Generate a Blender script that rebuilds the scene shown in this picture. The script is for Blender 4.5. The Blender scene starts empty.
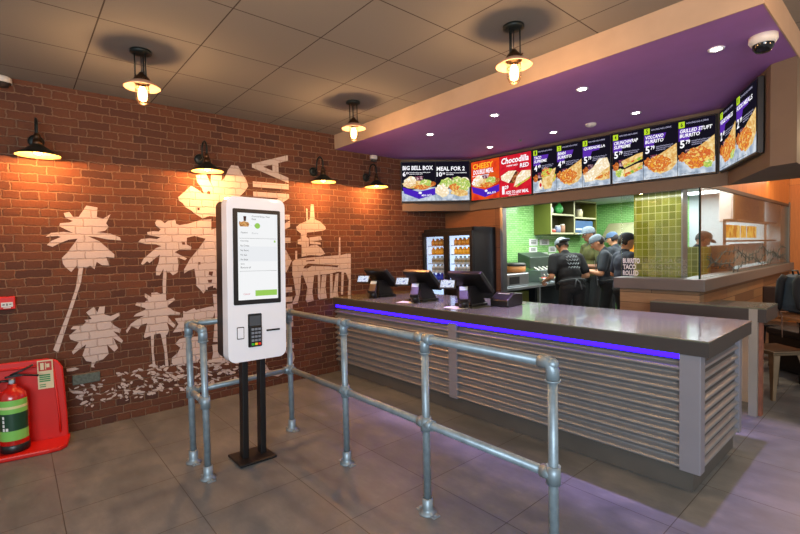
import bpy, bmesh, math, random
from mathutils import Vector, Matrix, Euler
from mathutils.geometry import tessellate_polygon
random.seed(7)
PI = math.pi
S = bpy.context.scene
COL = S.collection
V = Vector

# ------------------------------------------------------------------ camera
FPX = 446.34
a_, p_, r_ = math.radians(40.78), math.radians(2.23), math.radians(-1.32)
FW = V((-math.cos(a_)*math.cos(p_), math.sin(a_)*math.cos(p_), -math.sin(p_)))
R0 = V((math.sin(a_), math.cos(a_), 0)); U0 = R0.cross(FW)
RT = R0*math.cos(r_) + U0*math.sin(r_); UP = -R0*math.sin(r_) + U0*math.cos(r_)
CAM = V((0, 0, 1.5))
cd = bpy.data.cameras.new('camera'); cam = bpy.data.objects.new('camera', cd); COL.objects.link(cam)
cd.sensor_width = 36; cd.lens = FPX/800*36; cd.clip_start = .05
m = Matrix((RT, UP, -FW)).transposed().to_4x4(); m.translation = CAM
cam.matrix_world = m
S.camera = cam
XW = -4.72        # face of the brick wall
ZC = 2.93         # ceiling
ZS = 2.756        # purple soffit
def wall_yz(x, y, X=XW):   # survey of the mural: photo sighting -> (Y, Z) on the brick wall
    d = FW + RT*((x-400)/FPX) - UP*((y-267)/FPX)
    t = (X-CAM.x)/d.x
    return (CAM.y+d.y*t, CAM.z+d.z*t)

# ------------------------------------------------------------------ mesh builder
WOFF = {}
def empty(name, loc=(0,0,0), rotz=0, world=True):
    o = bpy.data.objects.new(name, None); COL.objects.link(o)
    o.empty_display_size = .1
    o.location = loc; o.rotation_euler = (0,0,rotz)
    WOFF[o.name] = V(loc) if world else V((0,0,0))
    return o
def tag(o, label, cat, group=None, kind=None):
    o['label'] = label; o['category'] = cat
    if group: o['group'] = group
    if kind: o['kind'] = kind
    return o
def thing(name, label, cat, loc=(0,0,0), rotz=0, group=None, world=True):
    return tag(empty(name, loc, rotz, world), label, cat, group)

class MB:
    def __init__(s): s.bm = bmesh.new()
    def _add(s, vs, fs, sm=False):
        b = [s.bm.verts.new(v) for v in vs]; out = []
        for f in fs:
            try:
                fc = s.bm.faces.new([b[i] for i in f]); fc.smooth = sm; out.append(fc)
            except ValueError: pass
        return b
    def box(s, c, d, M=None, bev=0):
        x, y, z = d[0]/2, d[1]/2, d[2]/2
        t = bmesh.new()
        bmesh.ops.create_cube(t, size=1)
        for v in t.verts: v.co = V((v.co.x*d[0], v.co.y*d[1], v.co.z*d[2]))
        if bev: bmesh.ops.bevel(t, geom=t.edges[:], offset=bev, segments=2, profile=.5, affect='EDGES')
        s.merge(t, (M or Matrix()) if M and c is None else Matrix.Translation(c) @ (M or Matrix()))
        return s
    def bb(s, x0, x1, y0, y1, z0, z1, bev=0):
        return s.box(((x0+x1)/2, (y0+y1)/2, (z0+z1)/2), (abs(x1-x0), abs(y1-y0), abs(z1-z0)), None, bev)
    def merge(s, t, M=Matrix(), sm=None):
        t.verts.ensure_lookup_table()
        mp = {}
        for v in t.verts: mp[v] = s.bm.verts.new(M @ v.co)
        for f in t.faces:
            try:
                n = s.bm.faces.new([mp[v] for v in f.verts]); n.smooth = f.smooth if sm is None else sm
            except ValueError: pass
        t.free()
    def cone(s, p0, p1, r0, r1=None, n=16, caps=True):
        p0, p1 = V(p0), V(p1); r1 = r0 if r1 is None else r1
        ax = (p1-p0); L = ax.length
        if L < 1e-7: return s
        q = ax.to_track_quat('Z', 'Y').to_matrix()
        A = []; B = []
        for i in range(n):
            w = 2*PI*i/n; d = q @ V((math.cos(w), math.sin(w), 0))
            A.append(s.bm.verts.new(p0+d*r0)); B.append(s.bm.verts.new(p1+d*r1))
        for i in range(n):
            f = s.bm.faces.new((A[i], A[(i+1)%n], B[(i+1)%n], B[i])); f.smooth = True
        if caps:
            if r0 > 1e-6: s.bm.faces.new(A[::-1])
            if r1 > 1e-6: s.bm.faces.new(B)
        return s
    def tube(s, pts, r, n=10, closed=False):
        pts = [V(p) for p in pts]; N = len(pts); rings = []
        rr = r if isinstance(r, (list, tuple)) else [r]*N
        ref = None
        for i, p in enumerate(pts):
            if closed: t = pts[(i+1)%N]-pts[i-1]
            else: t = pts[min(i+1, N-1)]-pts[max(i-1, 0)]
            t.normalize()
            if ref is None:
                ref = t.orthogonal().normalized()
            ref = (ref - t*ref.dot(t)).normalized(); bi = t.cross(ref)
            rings.append([s.bm.verts.new(p+(ref*math.cos(2*PI*k/n)+bi*math.sin(2*PI*k/n))*rr[i]) for k in range(n)])
        for i in range(N if closed else N-1):
            A, B = rings[i], rings[(i+1)%N]
            for k in range(n):
                f = s.bm.faces.new((A[k], A[(k+1)%n], B[(k+1)%n], B[k])); f.smooth = True
        if not closed:
            s.bm.faces.new(rings[0][::-1]); s.bm.faces.new(rings[-1])
        return s
    def lathe(s, prof, c=(0,0,0), n=24, M=None, closed=False):
        c = V(c); M = M or Matrix(); rings = []
        for r, z in prof:
            if r < 1e-6: rings.append([s.bm.verts.new(c + M @ V((0,0,z)))])
            else: rings.append([s.bm.verts.new(c + M @ V((r*math.cos(2*PI*k/n), r*math.sin(2*PI*k/n), z))) for k in range(n)])
        for A, B in zip(rings, rings[1:]):
            for k in range(n):
                a, b, cc, d = A[k%len(A)], A[(k+1)%len(A)], B[(k+1)%len(B)], B[k%len(B)]
                q = []
                for v in (a, b, cc, d):
                    if v not in q: q.append(v)
                if len(q) > 2:
                    try: f = s.bm.faces.new(q); f.smooth = True
                    except ValueError: pass
        return s
    def ball(s, c, r, n=2, sc=(1,1,1), M=None):
        t = bmesh.new(); bmesh.ops.create_icosphere(t, subdivisions=n, radius=r)
        for v in t.verts: v.co = V((v.co.x*sc[0], v.co.y*sc[1], v.co.z*sc[2]))
        s.merge(t, Matrix.Translation(c) @ (M or Matrix()), True); return s
    def capsule(s, p0, p1, r0, r1, n=10):
        s.cone(p0, p1, r0, r1, n); s.ball(p0, r0, 2); s.ball(p1, r1, 2); return s
    def poly(s, pts3, thick=None, nrm=None):
        """flat polygon given as 3-D points; optional thickness along nrm"""
        tri = tessellate_polygon([[V(p) for p in pts3]])
        if thick is None:
            s._add([V(p) for p in pts3], [t for t in tri]); return s
        n = len(pts3); d = V(nrm)*thick
        vs = [V(p) for p in pts3]+[V(p)+d for p in pts3]
        fs = [t for t in tri]+[tuple(i+n for i in t[::-1]) for t in tri]
        fs += [(i, (i+1)%n, (i+1)%n+n, i+n) for i in range(n)]
        s._add(vs, fs); return s
    def quad(s, o, u, v):
        o, u, v = V(o), V(u), V(v)
        s._add([o, o+u, o+u+v, o+v], [(0,1,2,3)]); return s
    def text(s, txt, o, u, v, w, h, bold=.0, align='L', shear=0):
        """lettering fitted to a w x h box at o, along unit vectors u, v"""
        polys = glyphs(txt, bold)
        xs = [p.x for p in polys[0]]; ys = [p.y for p in polys[0]]
        x0, x1, y0, y1 = min(xs), max(xs), min(ys), max(ys)
        o, u, v = V(o), V(u), V(v)
        sx = w/(x1-x0); sy = h/(y1-y0)
        s._add([o + u*((p.x-x0)*sx+shear*(p.y-y0)*sy) + v*((p.y-y0)*sy) for p in polys[0]], polys[1])
        return s
    def build(s, name, mat, parent=None, bevel=0, solid=0, sub=0, normals=True):
        me = bpy.data.meshes.new(name)
        off = WOFF.get(parent.name, V((0,0,0))) if parent else V((0,0,0))
        if off.length: bmesh.ops.translate(s.bm, vec=-off, verts=s.bm.verts[:])
        if normals: bmesh.ops.recalc_face_normals(s.bm, faces=s.bm.faces[:])
        s.bm.to_mesh(me); s.bm.free()
        o = bpy.data.objects.new(name, me); COL.objects.link(o)
        me.materials.append(mat)
        if parent: o.parent = parent; WOFF[o.name] = off
        if bevel:
            b = o.modifiers.new('b', 'BEVEL'); b.width = bevel; b.segments = 2; b.limit_method = 'ANGLE'
        if solid:
            b = o.modifiers.new('s', 'SOLIDIFY'); b.thickness = solid; b.offset = 0
        if sub:
            b = o.modifiers.new('u', 'SUBSURF'); b.levels = sub; b.render_levels = sub
        return o
_gl = {}
def glyphs(txt, bold):
    k = (txt, bold)
    if k not in _gl:
        c = bpy.data.curves.new('t', 'FONT'); c.body = txt; c.offset = bold; c.resolution_u = 2; c.fill_mode = 'FRONT'
        c.space_line = .82
        o = bpy.data.objects.new('t', c); COL.objects.link(o)
        dg = bpy.context.evaluated_depsgraph_get(); dg.update()
        me = o.evaluated_get(dg).to_mesh()
        _gl[k] = ([v.co.copy() for v in me.vertices], [tuple(p.vertices) for p in me.polygons])
        o.evaluated_get(dg).to_mesh_clear(); bpy.data.objects.remove(o); bpy.data.curves.remove(c)
    return _gl[k]
def struct(o, name=None): o['kind'] = 'structure'; return o
def dup(root, loc, rotz=None, label=None, group=None):
    r = root.copy(); COL.objects.link(r); r.location = loc
    if rotz is not None: r.rotation_euler = (0,0,rotz)
    if label: r['label'] = label
    if group: r['group'] = group
    for ch in list(root.children):
        c = ch.copy(); COL.objects.link(c); c.parent = r
        for g in list(ch.children):
            d = g.copy(); COL.objects.link(d); d.parent = c
    return r

# ------------------------------------------------------------------ materials
MAT = {}
def srgb(c):
    if isinstance(c, str):
        c = [int(c[i:i+2], 16)/255 for i in (0,2,4)]
    return tuple(x/12.92 if x <= .04045 else ((x+.055)/1.055)**2.4 for x in c)+(1,)
class NT:
    def __init__(s, name):
        s.m = bpy.data.materials.new(name); s.m.use_nodes = True; s.t = s.m.node_tree; s.t.nodes.clear()
        s.out = s.n('ShaderNodeOutputMaterial')
    def n(s, typ, **kw):
        nd = s.t.nodes.new(typ)
        for k, v in kw.items():
            if k[0] == '_': nd.inputs[k[1:].replace('_', ' ')].default_value = v
            else: setattr(nd, k, v)
        return nd
    def l(s, a, b): s.t.links.new(a, b)
    def bsdf(s, **kw):
        b = s.n('ShaderNodeBsdfPrincipled')
        for k, v in kw.items(): b.inputs[k.replace('_', ' ')].default_value = v
        s.l(b.outputs[0], s.out.inputs[0]); return b
    def mix(s, fac, a, b, blend='MIX'):
        x = s.n('ShaderNodeMix', data_type='RGBA', blend_type=blend)
        for i, v in ((0, fac), (6, a), (7, b)):
            if hasattr(v, 'links'): s.l(v, x.inputs[i])
            else: x.inputs[i].default_value = v
        return x.outputs[2]
    def math(s, op, a, b=0.0):
        x = s.n('ShaderNodeMath', operation=op)
        for i, v in ((0, a), (1, b)):
            if hasattr(v, 'links'): s.l(v, x.inputs[i])
            else: x.inputs[i].default_value = v
        return x.outputs[0]
    def pos(s, perm):
        g = s.n('ShaderNodeNewGeometry'); sp = s.n('ShaderNodeSeparateXYZ'); s.l(g.outputs['Position'], sp.inputs[0])
        c = s.n('ShaderNodeCombineXYZ')
        for i, ch in enumerate(perm):
            if ch in 'XYZ': s.l(sp.outputs['XYZ'.index(ch)], c.inputs[i])
        return c.outputs[0]
    def noise(s, vec, scale, det=3, rough=.5):
        x = s.n('ShaderNodeTexNoise', _Scale=scale, _Detail=det, _Roughness=rough)
        if vec: s.l(vec, x.inputs['Vector'])
        return x.outputs['Fac']
    def ramp(s, fac, stops):
        r = s.n('ShaderNodeValToRGB'); s.l(fac, r.inputs[0]); e = r.color_ramp.elements
        while len(e) < len(stops): e.new(.5)
        for i, (p, c) in enumerate(stops): e[i].position = p; e[i].color = c
        return r.outputs[0]
    def bump(s, h, b, strength=.4, dist=.01):
        x = s.n('ShaderNodeBump', _Strength=strength, _Distance=dist); s.l(h, x.inputs['Height']); s.l(x.outputs[0], b.inputs['Normal'])
def mat(name, col, rough=.5, metal=0, var=.12, scale=6, emit=None, es=0, spec=.5, coat=0, bump=0):
    """plain surface with slight procedural mottling"""
    if name in MAT: return MAT[name]
    k = NT(name); c = srgb(col)
    b = k.bsdf(Roughness=rough, Metallic=metal)
    b.inputs['Specular IOR Level'].default_value = spec
    if coat: b.inputs['Coat Weight'].default_value = coat
    tc = k.n('ShaderNodeTexCoord')
    f = k.noise(tc.outputs['Object'], scale, 4)
    lo = tuple(x*(1-var) for x in c[:3])+(1,); hi = tuple(min(1, x*(1+var)) for x in c[:3])+(1,)
    k.l(k.ramp(f, [(.3, lo), (.7, hi)]), b.inputs['Base Color'])
    if bump: k.bump(f, b, bump, .004)
    if emit: b.inputs['Emission Color'].default_value = srgb(emit); b.inputs['Emission Strength'].default_value = es
    MAT[name] = k.m; return k.m
def glow(name, col, strength, col2=None, scale=20, col3=None):
    """lit display colour; with col2/col3 a mottled picture"""
    if name in MAT: return MAT[name]
    k = NT(name); e = k.n('ShaderNodeEmission', _Strength=strength)
    if col2:
        tc = k.n('ShaderNodeTexCoord')
        f = k.noise(tc.outputs['Object'], scale, 2, .6)
        st = [(.36, srgb(col)), (.5, srgb(col2))]
        if col3: st.append((.62, srgb(col3)))
        k.l(k.ramp(f, st), e.inputs[0])
    else: e.inputs[0].default_value = srgb(col)
    k.l(e.outputs[0], k.out.inputs[0]); MAT[name] = k.m; return k.m
def brick_nodes(k, vec, w, h, mort, off=.5, sq=1.0, sqf=2, c1=(0,0,0,1), c2=(1,1,1,1), smooth=.1):
    b = k.n('ShaderNodeTexBrick', offset=off, offset_frequency=2, squash=sq, squash_frequency=sqf)
    for n_, v_ in (('Scale', 1), ('Mortar Size', mort), ('Mortar Smooth', smooth), ('Bias', 0), ('Brick Width', w), ('Row Height', h)):
        b.inputs[n_].default_value = v_
    b.inputs['Color1'].default_value = c1; b.inputs['Color2'].default_value = c2; b.inputs['Mortar'].default_value = (.5,.5,.5,1)
    k.l(vec, b.inputs['Vector']); return b
def wobble(k, vec, amt, scale):
    x = k.n('ShaderNodeTexNoise', _Scale=scale, _Detail=2.0); k.l(vec, x.inputs['Vector'])
    s1 = k.n('ShaderNodeVectorMath', operation='SUBTRACT'); k.l(x.outputs['Color'], s1.inputs[0]); s1.inputs[1].default_value = (.5,.5,.5)
    s2 = k.n('ShaderNodeVectorMath', operation='SCALE'); k.l(s1.outputs[0], s2.inputs[0]); s2.inputs[3].default_value = amt
    s3 = k.n('ShaderNodeVectorMath', operation='ADD'); k.l(vec, s3.inputs[0]); k.l(s2.outputs[0], s3.inputs[1]); return s3.outputs[0]
def m_brick(name, perm, paint=False):
    k = NT(name); vec = wobble(k, wobble(k, k.pos(perm), .016, 7), .02, 34)
    br = brick_nodes(k, vec, .232, .0705, .0072, sq=.5, smooth=.7)
    b = k.bsdf(Roughness=.85); b.inputs['Specular IOR Level'].default_value = .25
    n1 = k.noise(k.pos(perm), 60, 4, .7); n2 = k.noise(k.pos(perm), 1.3, 3)
    if paint:
        col = k.mix(k.math('MULTIPLY', n1, .5), srgb('cdbcb2'), srgb('a8968c'))
        col = k.mix(k.math('MULTIPLY', br.outputs['Fac'], .38), col, srgb('8a6c58'))
    else:
        base = k.ramp(br.outputs['Color'], [(0, srgb('54342a')), (.35, srgb('72432c')), (.7, srgb('7a482e')), (1, srgb('523226'))])
        base = k.mix(k.math('MULTIPLY', n1, .75), base, srgb('45302a'))
        base = k.mix(k.ramp(n2, [(.35, (0,0,0,1)), (.7, (.35,.35,.35,1))]), base, srgb('53362a'))
        col = k.mix(k.math('MULTIPLY', br.outputs['Fac'], .8), base, srgb('846a56'))
    k.l(col, b.inputs['Base Color'])
    h = k.math('SUBTRACT', 1.0, br.outputs['Fac']); h = k.math('ADD', h, k.math('MULTIPLY', n1, .5))
    k.bump(h, b, .9 if not paint else .6, .016); return k.m
def m_tiles(name, perm, w, h, mort, cols, grout, rough=.15, off=.5, bump=.3):
    k = NT(name); br = brick_nodes(k, k.pos(perm), w, h, mort, off)
    b = k.bsdf(Roughness=rough)
    base = k.ramp(br.outputs['Color'], [(i/(len(cols)-1), srgb(c)) for i, c in enumerate(cols)])
    k.l(k.mix(br.outputs['Fac'], base, srgb(grout)), b.inputs['Base Color'])
    k.bump(k.math('SUBTRACT', 1.0, br.outputs['Fac']), b, bump, .004); return k.m
def m_planks(name, perm, w, h, cols, gap, rough=.6):
    k = NT(name); vec = k.pos(perm); br = brick_nodes(k, vec, w, h, .0025, .37)
    mp = k.n('ShaderNodeMapping'); mp.inputs['Scale'].default_value = (2, 30, 2); k.l(vec, mp.inputs[0])
    g = k.noise(mp.outputs[0], 3, 5, .6)
    b = k.bsdf(Roughness=rough)
    base = k.ramp(br.outputs['Color'], [(i/(len(cols)-1), srgb(c)) for i, c in enumerate(cols)])
    base = k.mix(k.math('MULTIPLY', g, .6), base, srgb('3a2416'))
    k.l(k.mix(br.outputs['Fac'], base, srgb(gap)), b.inputs['Base Color']); k.bump(g, b, .2, .004); return k.m
def m_floor():
    k = NT('floor_tiles'); vec = k.pos('XY0')
    mp = k.n('ShaderNodeMapping'); mp.inputs['Location'].default_value = (2.045+.605*20, -.15+.605*20, 0); k.l(vec, mp.inputs[0])
    br = brick_nodes(k, mp.outputs[0], .605, .605, .0022, 0, smooth=.0)
    mq = k.n('ShaderNodeMapping'); mq.inputs['Scale'].default_value = (.55,1.3,1); k.l(vec, mq.inputs[0])
    n1 = k.noise(mq.outputs[0], 2.2, 6, .66); n2 = k.noise(vec, 7, 5, .6); n3 = k.noise(vec, 45, 3)
    b = k.bsdf()
    c = k.ramp(k.math('ADD', k.math('MULTIPLY', n1, .65), k.math('MULTIPLY', n2, .35)), [(.33, srgb('4e565c')), (.5, srgb('68707434'[:6])), (.68, srgb('888b8a'))])
    c = k.mix(k.math('MULTIPLY', br.outputs['Color'], .22), c, srgb('54585a'))
    c = k.mix(k.math('MULTIPLY', n3, .25), c, srgb('585a58'))
    c = k.mix(br.outputs['Fac'], c, srgb('35322e'))
    k.l(c, b.inputs['Base Color'])
    k.l(k.ramp(n2, [(.3, (.34,.34,.34,1)), (.7, (.55,.55,.55,1))]), b.inputs['Roughness'])
    k.bump(k.math('SUBTRACT', 1.0, br.outputs['Fac']), b, .3, .003); return k.m
def m_ceil():
    k = NT('ceiling_tiles'); vec = k.pos('XY0')
    mp = k.n('ShaderNodeMapping'); mp.inputs['Location'].default_value = (2.03+.6*20, -.443+.586*20, 0); k.l(vec, mp.inputs[0])
    br = brick_nodes(k, mp.outputs[0], .6, .586, .004, 0, smooth=0)
    n1 = k.noise(vec, 90, 3); b = k.bsdf(Roughness=.9); b.inputs['Specular IOR Level'].default_value = .1
    c = k.mix(k.math('MULTIPLY', n1, .2), srgb('8a8680'), srgb('7a7670'))
    k.l(k.mix(br.outputs['Fac'], c, srgb('4c453f')), b.inputs['Base Color'])
    k.bump(k.math('SUBTRACT', 1.0, br.outputs['Fac']), b, .3, .004); return k.m
def m_glass(name, tint=(1,1,1,1), gl=.06):
    k = NT(name); t = k.n('ShaderNodeBsdfTransparent'); t.inputs[0].default_value = tint
    g = k.n('ShaderNodeBsdfGlossy', _Roughness=.02); mx = k.n('ShaderNodeMixShader')
    fr = k.n('ShaderNodeFresnel', _IOR=1.45); k.l(k.math('ADD', k.math('MULTIPLY', fr.outputs[0], .35), gl*.5), mx.inputs[0])
    k.l(t.outputs[0], mx.inputs[1]); k.l(g.outputs[0], mx.inputs[2]); k.l(mx.outputs[0], k.out.inputs[0]); return k.m

M_BRICK = m_brick('old_brick', 'YZ0'); M_PAINT = m_brick('mural_paint', 'YZ0', True)
M_FLOOR = m_floor(); M_CEIL = m_ceil()
M_GREEN = m_tiles('green_wall_tile', 'YZ0', .1, .038, .003, ['7fb868','98cc80','8cc274'], '4a8048')
M_GREENX = m_tiles('green_wall_tile_back', 'XZ0', .1, .038, .003, ['7fb868','98cc80','8cc274'], '4a8048')
M_OLIVE = m_tiles('olive_wall_tile', 'XZ0', .068, .08, .003, ['6a7020','848a30','767e28','8e9438'], 'b4b878', .12, 0)
M_OLIVEY = m_tiles('olive_wall_tile_side', 'YZ0', .068, .08, .003, ['6f7a1e','8a962a','7c8824'], 'b4b878', .12, 0)
M_PLANK = m_planks('reclaimed_planks', 'XZ0', .9, .11, ['8a6a48','a58560','6e4f34','b59672'], '2a1c12')
M_PLANKY = m_planks('reclaimed_planks_side', 'YZ0', .9, .11, ['8a6040','a5764c','6e4a2c','b58a5c'], '2a1c12')
M_RUST = m_planks('brown_cladding', 'XZ0', 1.6, .3, ['8a5a3a','96623e'], '3c2618')
M_ORANGE = m_planks('orange_wood_panel', 'ZY0', 2.4, .2, ['c8742e','d17f36','bc6a28'], '7a4118', .45)
M_ORANGEX = m_planks('orange_wood_panel_end', 'ZX0', 2.4, .2, ['c8742e','d17f36','bc6a28'], '7a4118', .45)
M_GLASS = m_glass('clear_glass', (.96,.985,.97,1), .05)
M_FRGLASS = m_glass('fridge_glass', (.93,.96,1,1), .02)
purple = mat('purple_paint', '9c6cb4', .6, var=.04)
beige = mat('beige_plaster', 'b59a80', .75, var=.05)
taupe = mat('taupe_plaster', '6c5c4c', .7, var=.05)
black = mat('black_plastic', '151517', .35)
blackm = mat('black_metal', '1a1a1b', .42, .3)
galv = mat('galvanised_steel', '8a9ca6', .42, .45, var=.16, scale=25)
corr = mat('corrugated_steel', '8e8f90', .4, .45, var=.06, scale=10)
greyp = mat('grey_painted_metal', '8b8a92', .45, .2, var=.03)
slate = mat('dark_grey_laminate', '3e3a38', .4, var=.05)
topm = mat('grey_quartz_worktop', '6c7062', .14, 0, var=.12, scale=60, coat=.3)
plinthm = mat('grey_plinth_tile', '57544f', .5, var=.12, scale=4)
white = mat('white_gloss', 'f0f4fb', .25, var=.01, coat=.4)
whitep = mat('white_plastic', 'd9d5cd', .4, var=.02)
steel = mat('brushed_stainless', '9ea3a6', .28, .9, var=.08, scale=12)
brass = mat('aged_bronze', '4a3524', .38, .8, var=.2, scale=18)
darkm = mat('dark_green_iron', '1d2422', .45, .5, var=.15)
shade_in = mat('amber_enamel', 'c29a80', .4, .2, var=.05)
redp = mat('red_plastic', 'c8160a', .45, var=.04)
redpaint = mat('red_enamel', 'b5160e', .25, var=.03, coat=.5)
olivep = mat('olive_laminate', '5f6322', .5, var=.06)
creamp = mat('cream_laminate', 'b5b58c', .5, var=.04)
dkcloth = mat('dark_cloth', '14161a', .85, var=.25, scale=14)
navy = mat('navy_cloth', '20283a', .85, var=.2, scale=12)
charc = mat('charcoal_cloth', '2c333b', .85, var=.2, scale=12)
skin = mat('skin', 'c08a68', .55, var=.06)
skin2 = mat('tan_skin', '8d5f45', .55, var=.06)
hairm = mat('dark_hair', '1c1512', .6, var=.3, scale=40)
capm = mat('grey_cap_cloth', '626e78', .8, var=.3, scale=30)
paper = mat('white_paper', 'cfd4cf', .7, var=.03)
inkm = mat('black_ink', '161616', .7)
led = glow('violet_light', '240cff', 8)

# ------------------------------------------------------------------ room shell
b = MB(); b.bb(-4.9, 2.2, -2.4, 10.2, -.12, 0); struct(b.build('floor', M_FLOOR))
b = MB(); b.bb(-4.9, 2.2, -2.4, 3.05, ZC, ZC+.1); b.bb(-.545, 2.2, 3.05, 5.3, ZC, ZC+.1); struct(b.build('ceiling', M_CEIL))
b = MB(); b.bb(-4.95, XW, -2.4, 5.0, 0, ZC+.1); struct(b.build('wall_left', M_BRICK))
# fascia round the lowered soffit
b = MB(); b.bb(XW, -.545, 3.05, 3.058, ZS-.0, ZC+.1); b.bb(-.553, -.545, 3.058, 5.3, ZS, ZC+.1); struct(b.build('trim_1', beige))
b = MB(); b.bb(XW, -.553, 3.058, 5.3, ZS+.001, ZS+.08); struct(b.build('ceiling_soffit', purple))
# bulkhead with two angled wings that carries the menu screens
b = MB()
wl = [V((XW,4.14,0)), V((-4.2,4.97,0)), V((-1.167,5.09,0)), V((-.70,4.135,0)), V((-.548,4.08,0))]
back = [V((-.548,5.13,0)), V((XW,5.13,0))]
ring = [p.to_tuple() for p in wl+back]
b.poly([(p[0],p[1],2.035) for p in ring], ZS-2.035, (0,0,1)); struct(b.build('trim_2', taupe))
# wall behind the fridges and the header over the kitchen opening
b = MB(); b.bb(XW-.1, -3.70, 5.03, 5.09, 0, 2.035); struct(b.build('wall_back', M_RUST))
b = MB(); b.bb(-3.70, -3.66, 5.0, 5.09, 0, 2.035); struct(b.build('trim_3', steel))
# partition below the glass
b = MB(); b.bb(-2.12, -1.37, 5.0, 5.14, 0, 1.03); struct(b.build('wall_front', M_PLANK))
b = MB(); b.bb(-1.52, -1.372, 5.14, 9.6, 0, 1.03); struct(b.build('wall_side', M_PLANKY))
b = MB(); b.poly([(-2.16,4.93,1.03),(-1.31,4.93,1.03),(-1.31,9.62,1.03),(-1.55,9.62,1.03),(-1.55,5.18,1.03),(-2.16,5.18,1.03)], .115, (0,0,1)); struct(b.build('trim_4', mat('grey_sill','605c57',.4,var=.05), bevel=.006))
b = MB(); b.bb(-1.40, -1.37, 5.135, 9.6, 2.055, 2.095); struct(b.build('trim_5', mat('dark_trim','33271e',.45)))
b = MB(); b.bb(-1.40, -1.372, 5.135, 9.6, 2.095, 5.0); struct(b.build('wall_upper', M_ORANGE))
b = MB(); b.bb(-1.47, 1.6, 9.62, 9.75, 0, 5.0); struct(b.build('wall_end', M_ORANGEX))
b = MB(); b.bb(-1.47, -1.36, 9.54, 9.62, 1.03, 2.12); struct(b.build('trim_6', mat('grey_sill','605c57')))
# kitchen shell
b = MB(); b.bb(-4.9, XW, 5.12, 10.1, 0, 2.46); struct(b.build('wall_kitchen_left', M_GREEN))
b = MB(); b.bb(-4.72, -2.9, 9.95, 10.1, 0, 2.46); struct(b.build('wall_kitchen_back', M_GREENX))
b = MB(); b.bb(-2.9, -1.52, 9.95, 10.1, 0, 2.46); struct(b.build('wall_kitchen_end', mat('white_hygiene_panel','c3cdd2',.35,var=.02)))
b = MB(); b.bb(-4.9, -1.48, 5.135, 10.1, 2.40, 2.46); struct(b.build('ceiling_kitchen', mat('white_ceiling','b9c4c4',.8,var=.03)))
b = MB(); b.bb(-2.13, -1.645, 5.4, 5.52, 0, 2.4); struct(b.build('wall_pier', M_OLIVE))
b = MB(); b.bb(-1.645, -1.63, 5.385, 5.535, 0, 2.4); struct(b.build('trim_7', steel))

# glazing
b = MB(); b.bb(-2.12, -1.385, 5.035, 5.047, 1.145, 2.035); w1 = struct(b.build('window_1', M_GLASS))
b = MB(); b.bb(-1.39, -1.378, 5.06, 9.54, 1.145, 2.06); w2 = struct(b.build('window_2', M_GLASS))
b = MB(); b.bb(-1.388, -1.372, 5.035, 5.055, 1.145, 2.035); struct(b.build('trim_8', mat('glass_edge','17302a',.1)))
# vinyl lettering on the glass
b = MB()
for i, t in enumerate(('BURRITO','TACO','ROLLED')):
    wd = (.175,.135,.16)[i]
    b.text(t, (-2.10, 5.03, 1.295-.066*i), (1,0,0), (0,0,1), wd, .056, .035)
vm = NT('white_vinyl'); vb = vm.bsdf(Roughness=.5); vb.inputs['Base Color'].default_value = srgb('d8dcdc')
b.build('window_lettering', vm.m, w1)
b = MB()
for r in range(3):
    x = -1.9
    for t in ((('CRUNCHY','SALSA'),('BEANS','NACHO'),('CHEESE','FRIES'))[r]):
        b.text(t, (x, 5.03, 1.30-.062*r), (1,0,0), (0,0,1), .2, .045, .01); x += .215
k = NT('faint_vinyl'); t_ = k.n('ShaderNodeBsdfTransparent'); d_ = k.n('ShaderNodeBsdfDiffuse'); d_.inputs[0].default_value = srgb('c8ccb0'); mx = k.n('ShaderNodeMixShader', _Fac=.3)
k.l(t_.outputs[0], mx.inputs[1]); k.l(d_.outputs[0], mx.inputs[2]); k.l(mx.outputs[0], k.out.inputs[0])
b.build('faint_lettering', k.m, w1)
# dark scribbled line decoration low on the side glass
b = MB()
for j in range(3):
    pts = []
    for i in range(70):
        t = i/69; y = 5.25+4.1*t
        pts.append((-1.374, y, 1.24+.06*j+.05*math.sin(t*17+j*2)+.02*math.sin(t*41+j)))
    b.tube(pts, .0045, 5)
    for i in range(2, 68, 3):
        p = V(pts[i]); b.tube([p+V((0,-.03,-.035)), p+V((0,.03,.04))], .0035, 4)
b.build('window_drawing', mat('grey_ink','39423e',.7), w2)

# ------------------------------------------------------------------ brick wall mural
mural = thing('wall_mural', 'white painted mural of palms, bell, pier and sideways letters on the brick wall', 'mural', (XW+.004, 1.6, 0))
def paint(name, polys, x=XW+.004, mt=None, label=None):
    b = MB()
    for i, pl in enumerate(polys):
        b.poly([(x+.000012*i,)+wall_yz(*p) for p in pl])
    o = b.build(name, mt or M_PAINT, mural, normals=False)
    for f in o.data.polygons: pass
    if label: o['label'] = label
    return o
def sc(pts, ox, oy, k): return [(ox+x/k, oy+y/k) for x, y in pts]
P1 = sc([(90,35),(105,32),(115,45),(130,45),(150,15),(180,20),(178,45),(195,50),(215,38),(203,62),(210,72),(200,82),(178,86),(215,90),(240,100),(243,108),(205,105),(172,98),(155,97),(185,110),(208,130),(225,145),(225,155),(203,152),(212,175),(192,174),(178,165),(172,185),(160,175),(150,182),(140,178),(132,190),(125,175),(110,192),(95,180),(88,170),(85,155),(100,140),(115,120),(127,103),(103,106),(80,115),(60,125),(45,120),(55,110),(82,99),(75,96),(42,98),(55,88),(90,85),(115,88),(78,70),(80,62),(105,60),(115,56),(95,48)],30,200,2.67)
T1 = sc([(131,176),(142,178),(136,220),(118,275),(75,408),(62,400),(100,300),(122,235)],30,200,2.67)
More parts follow.
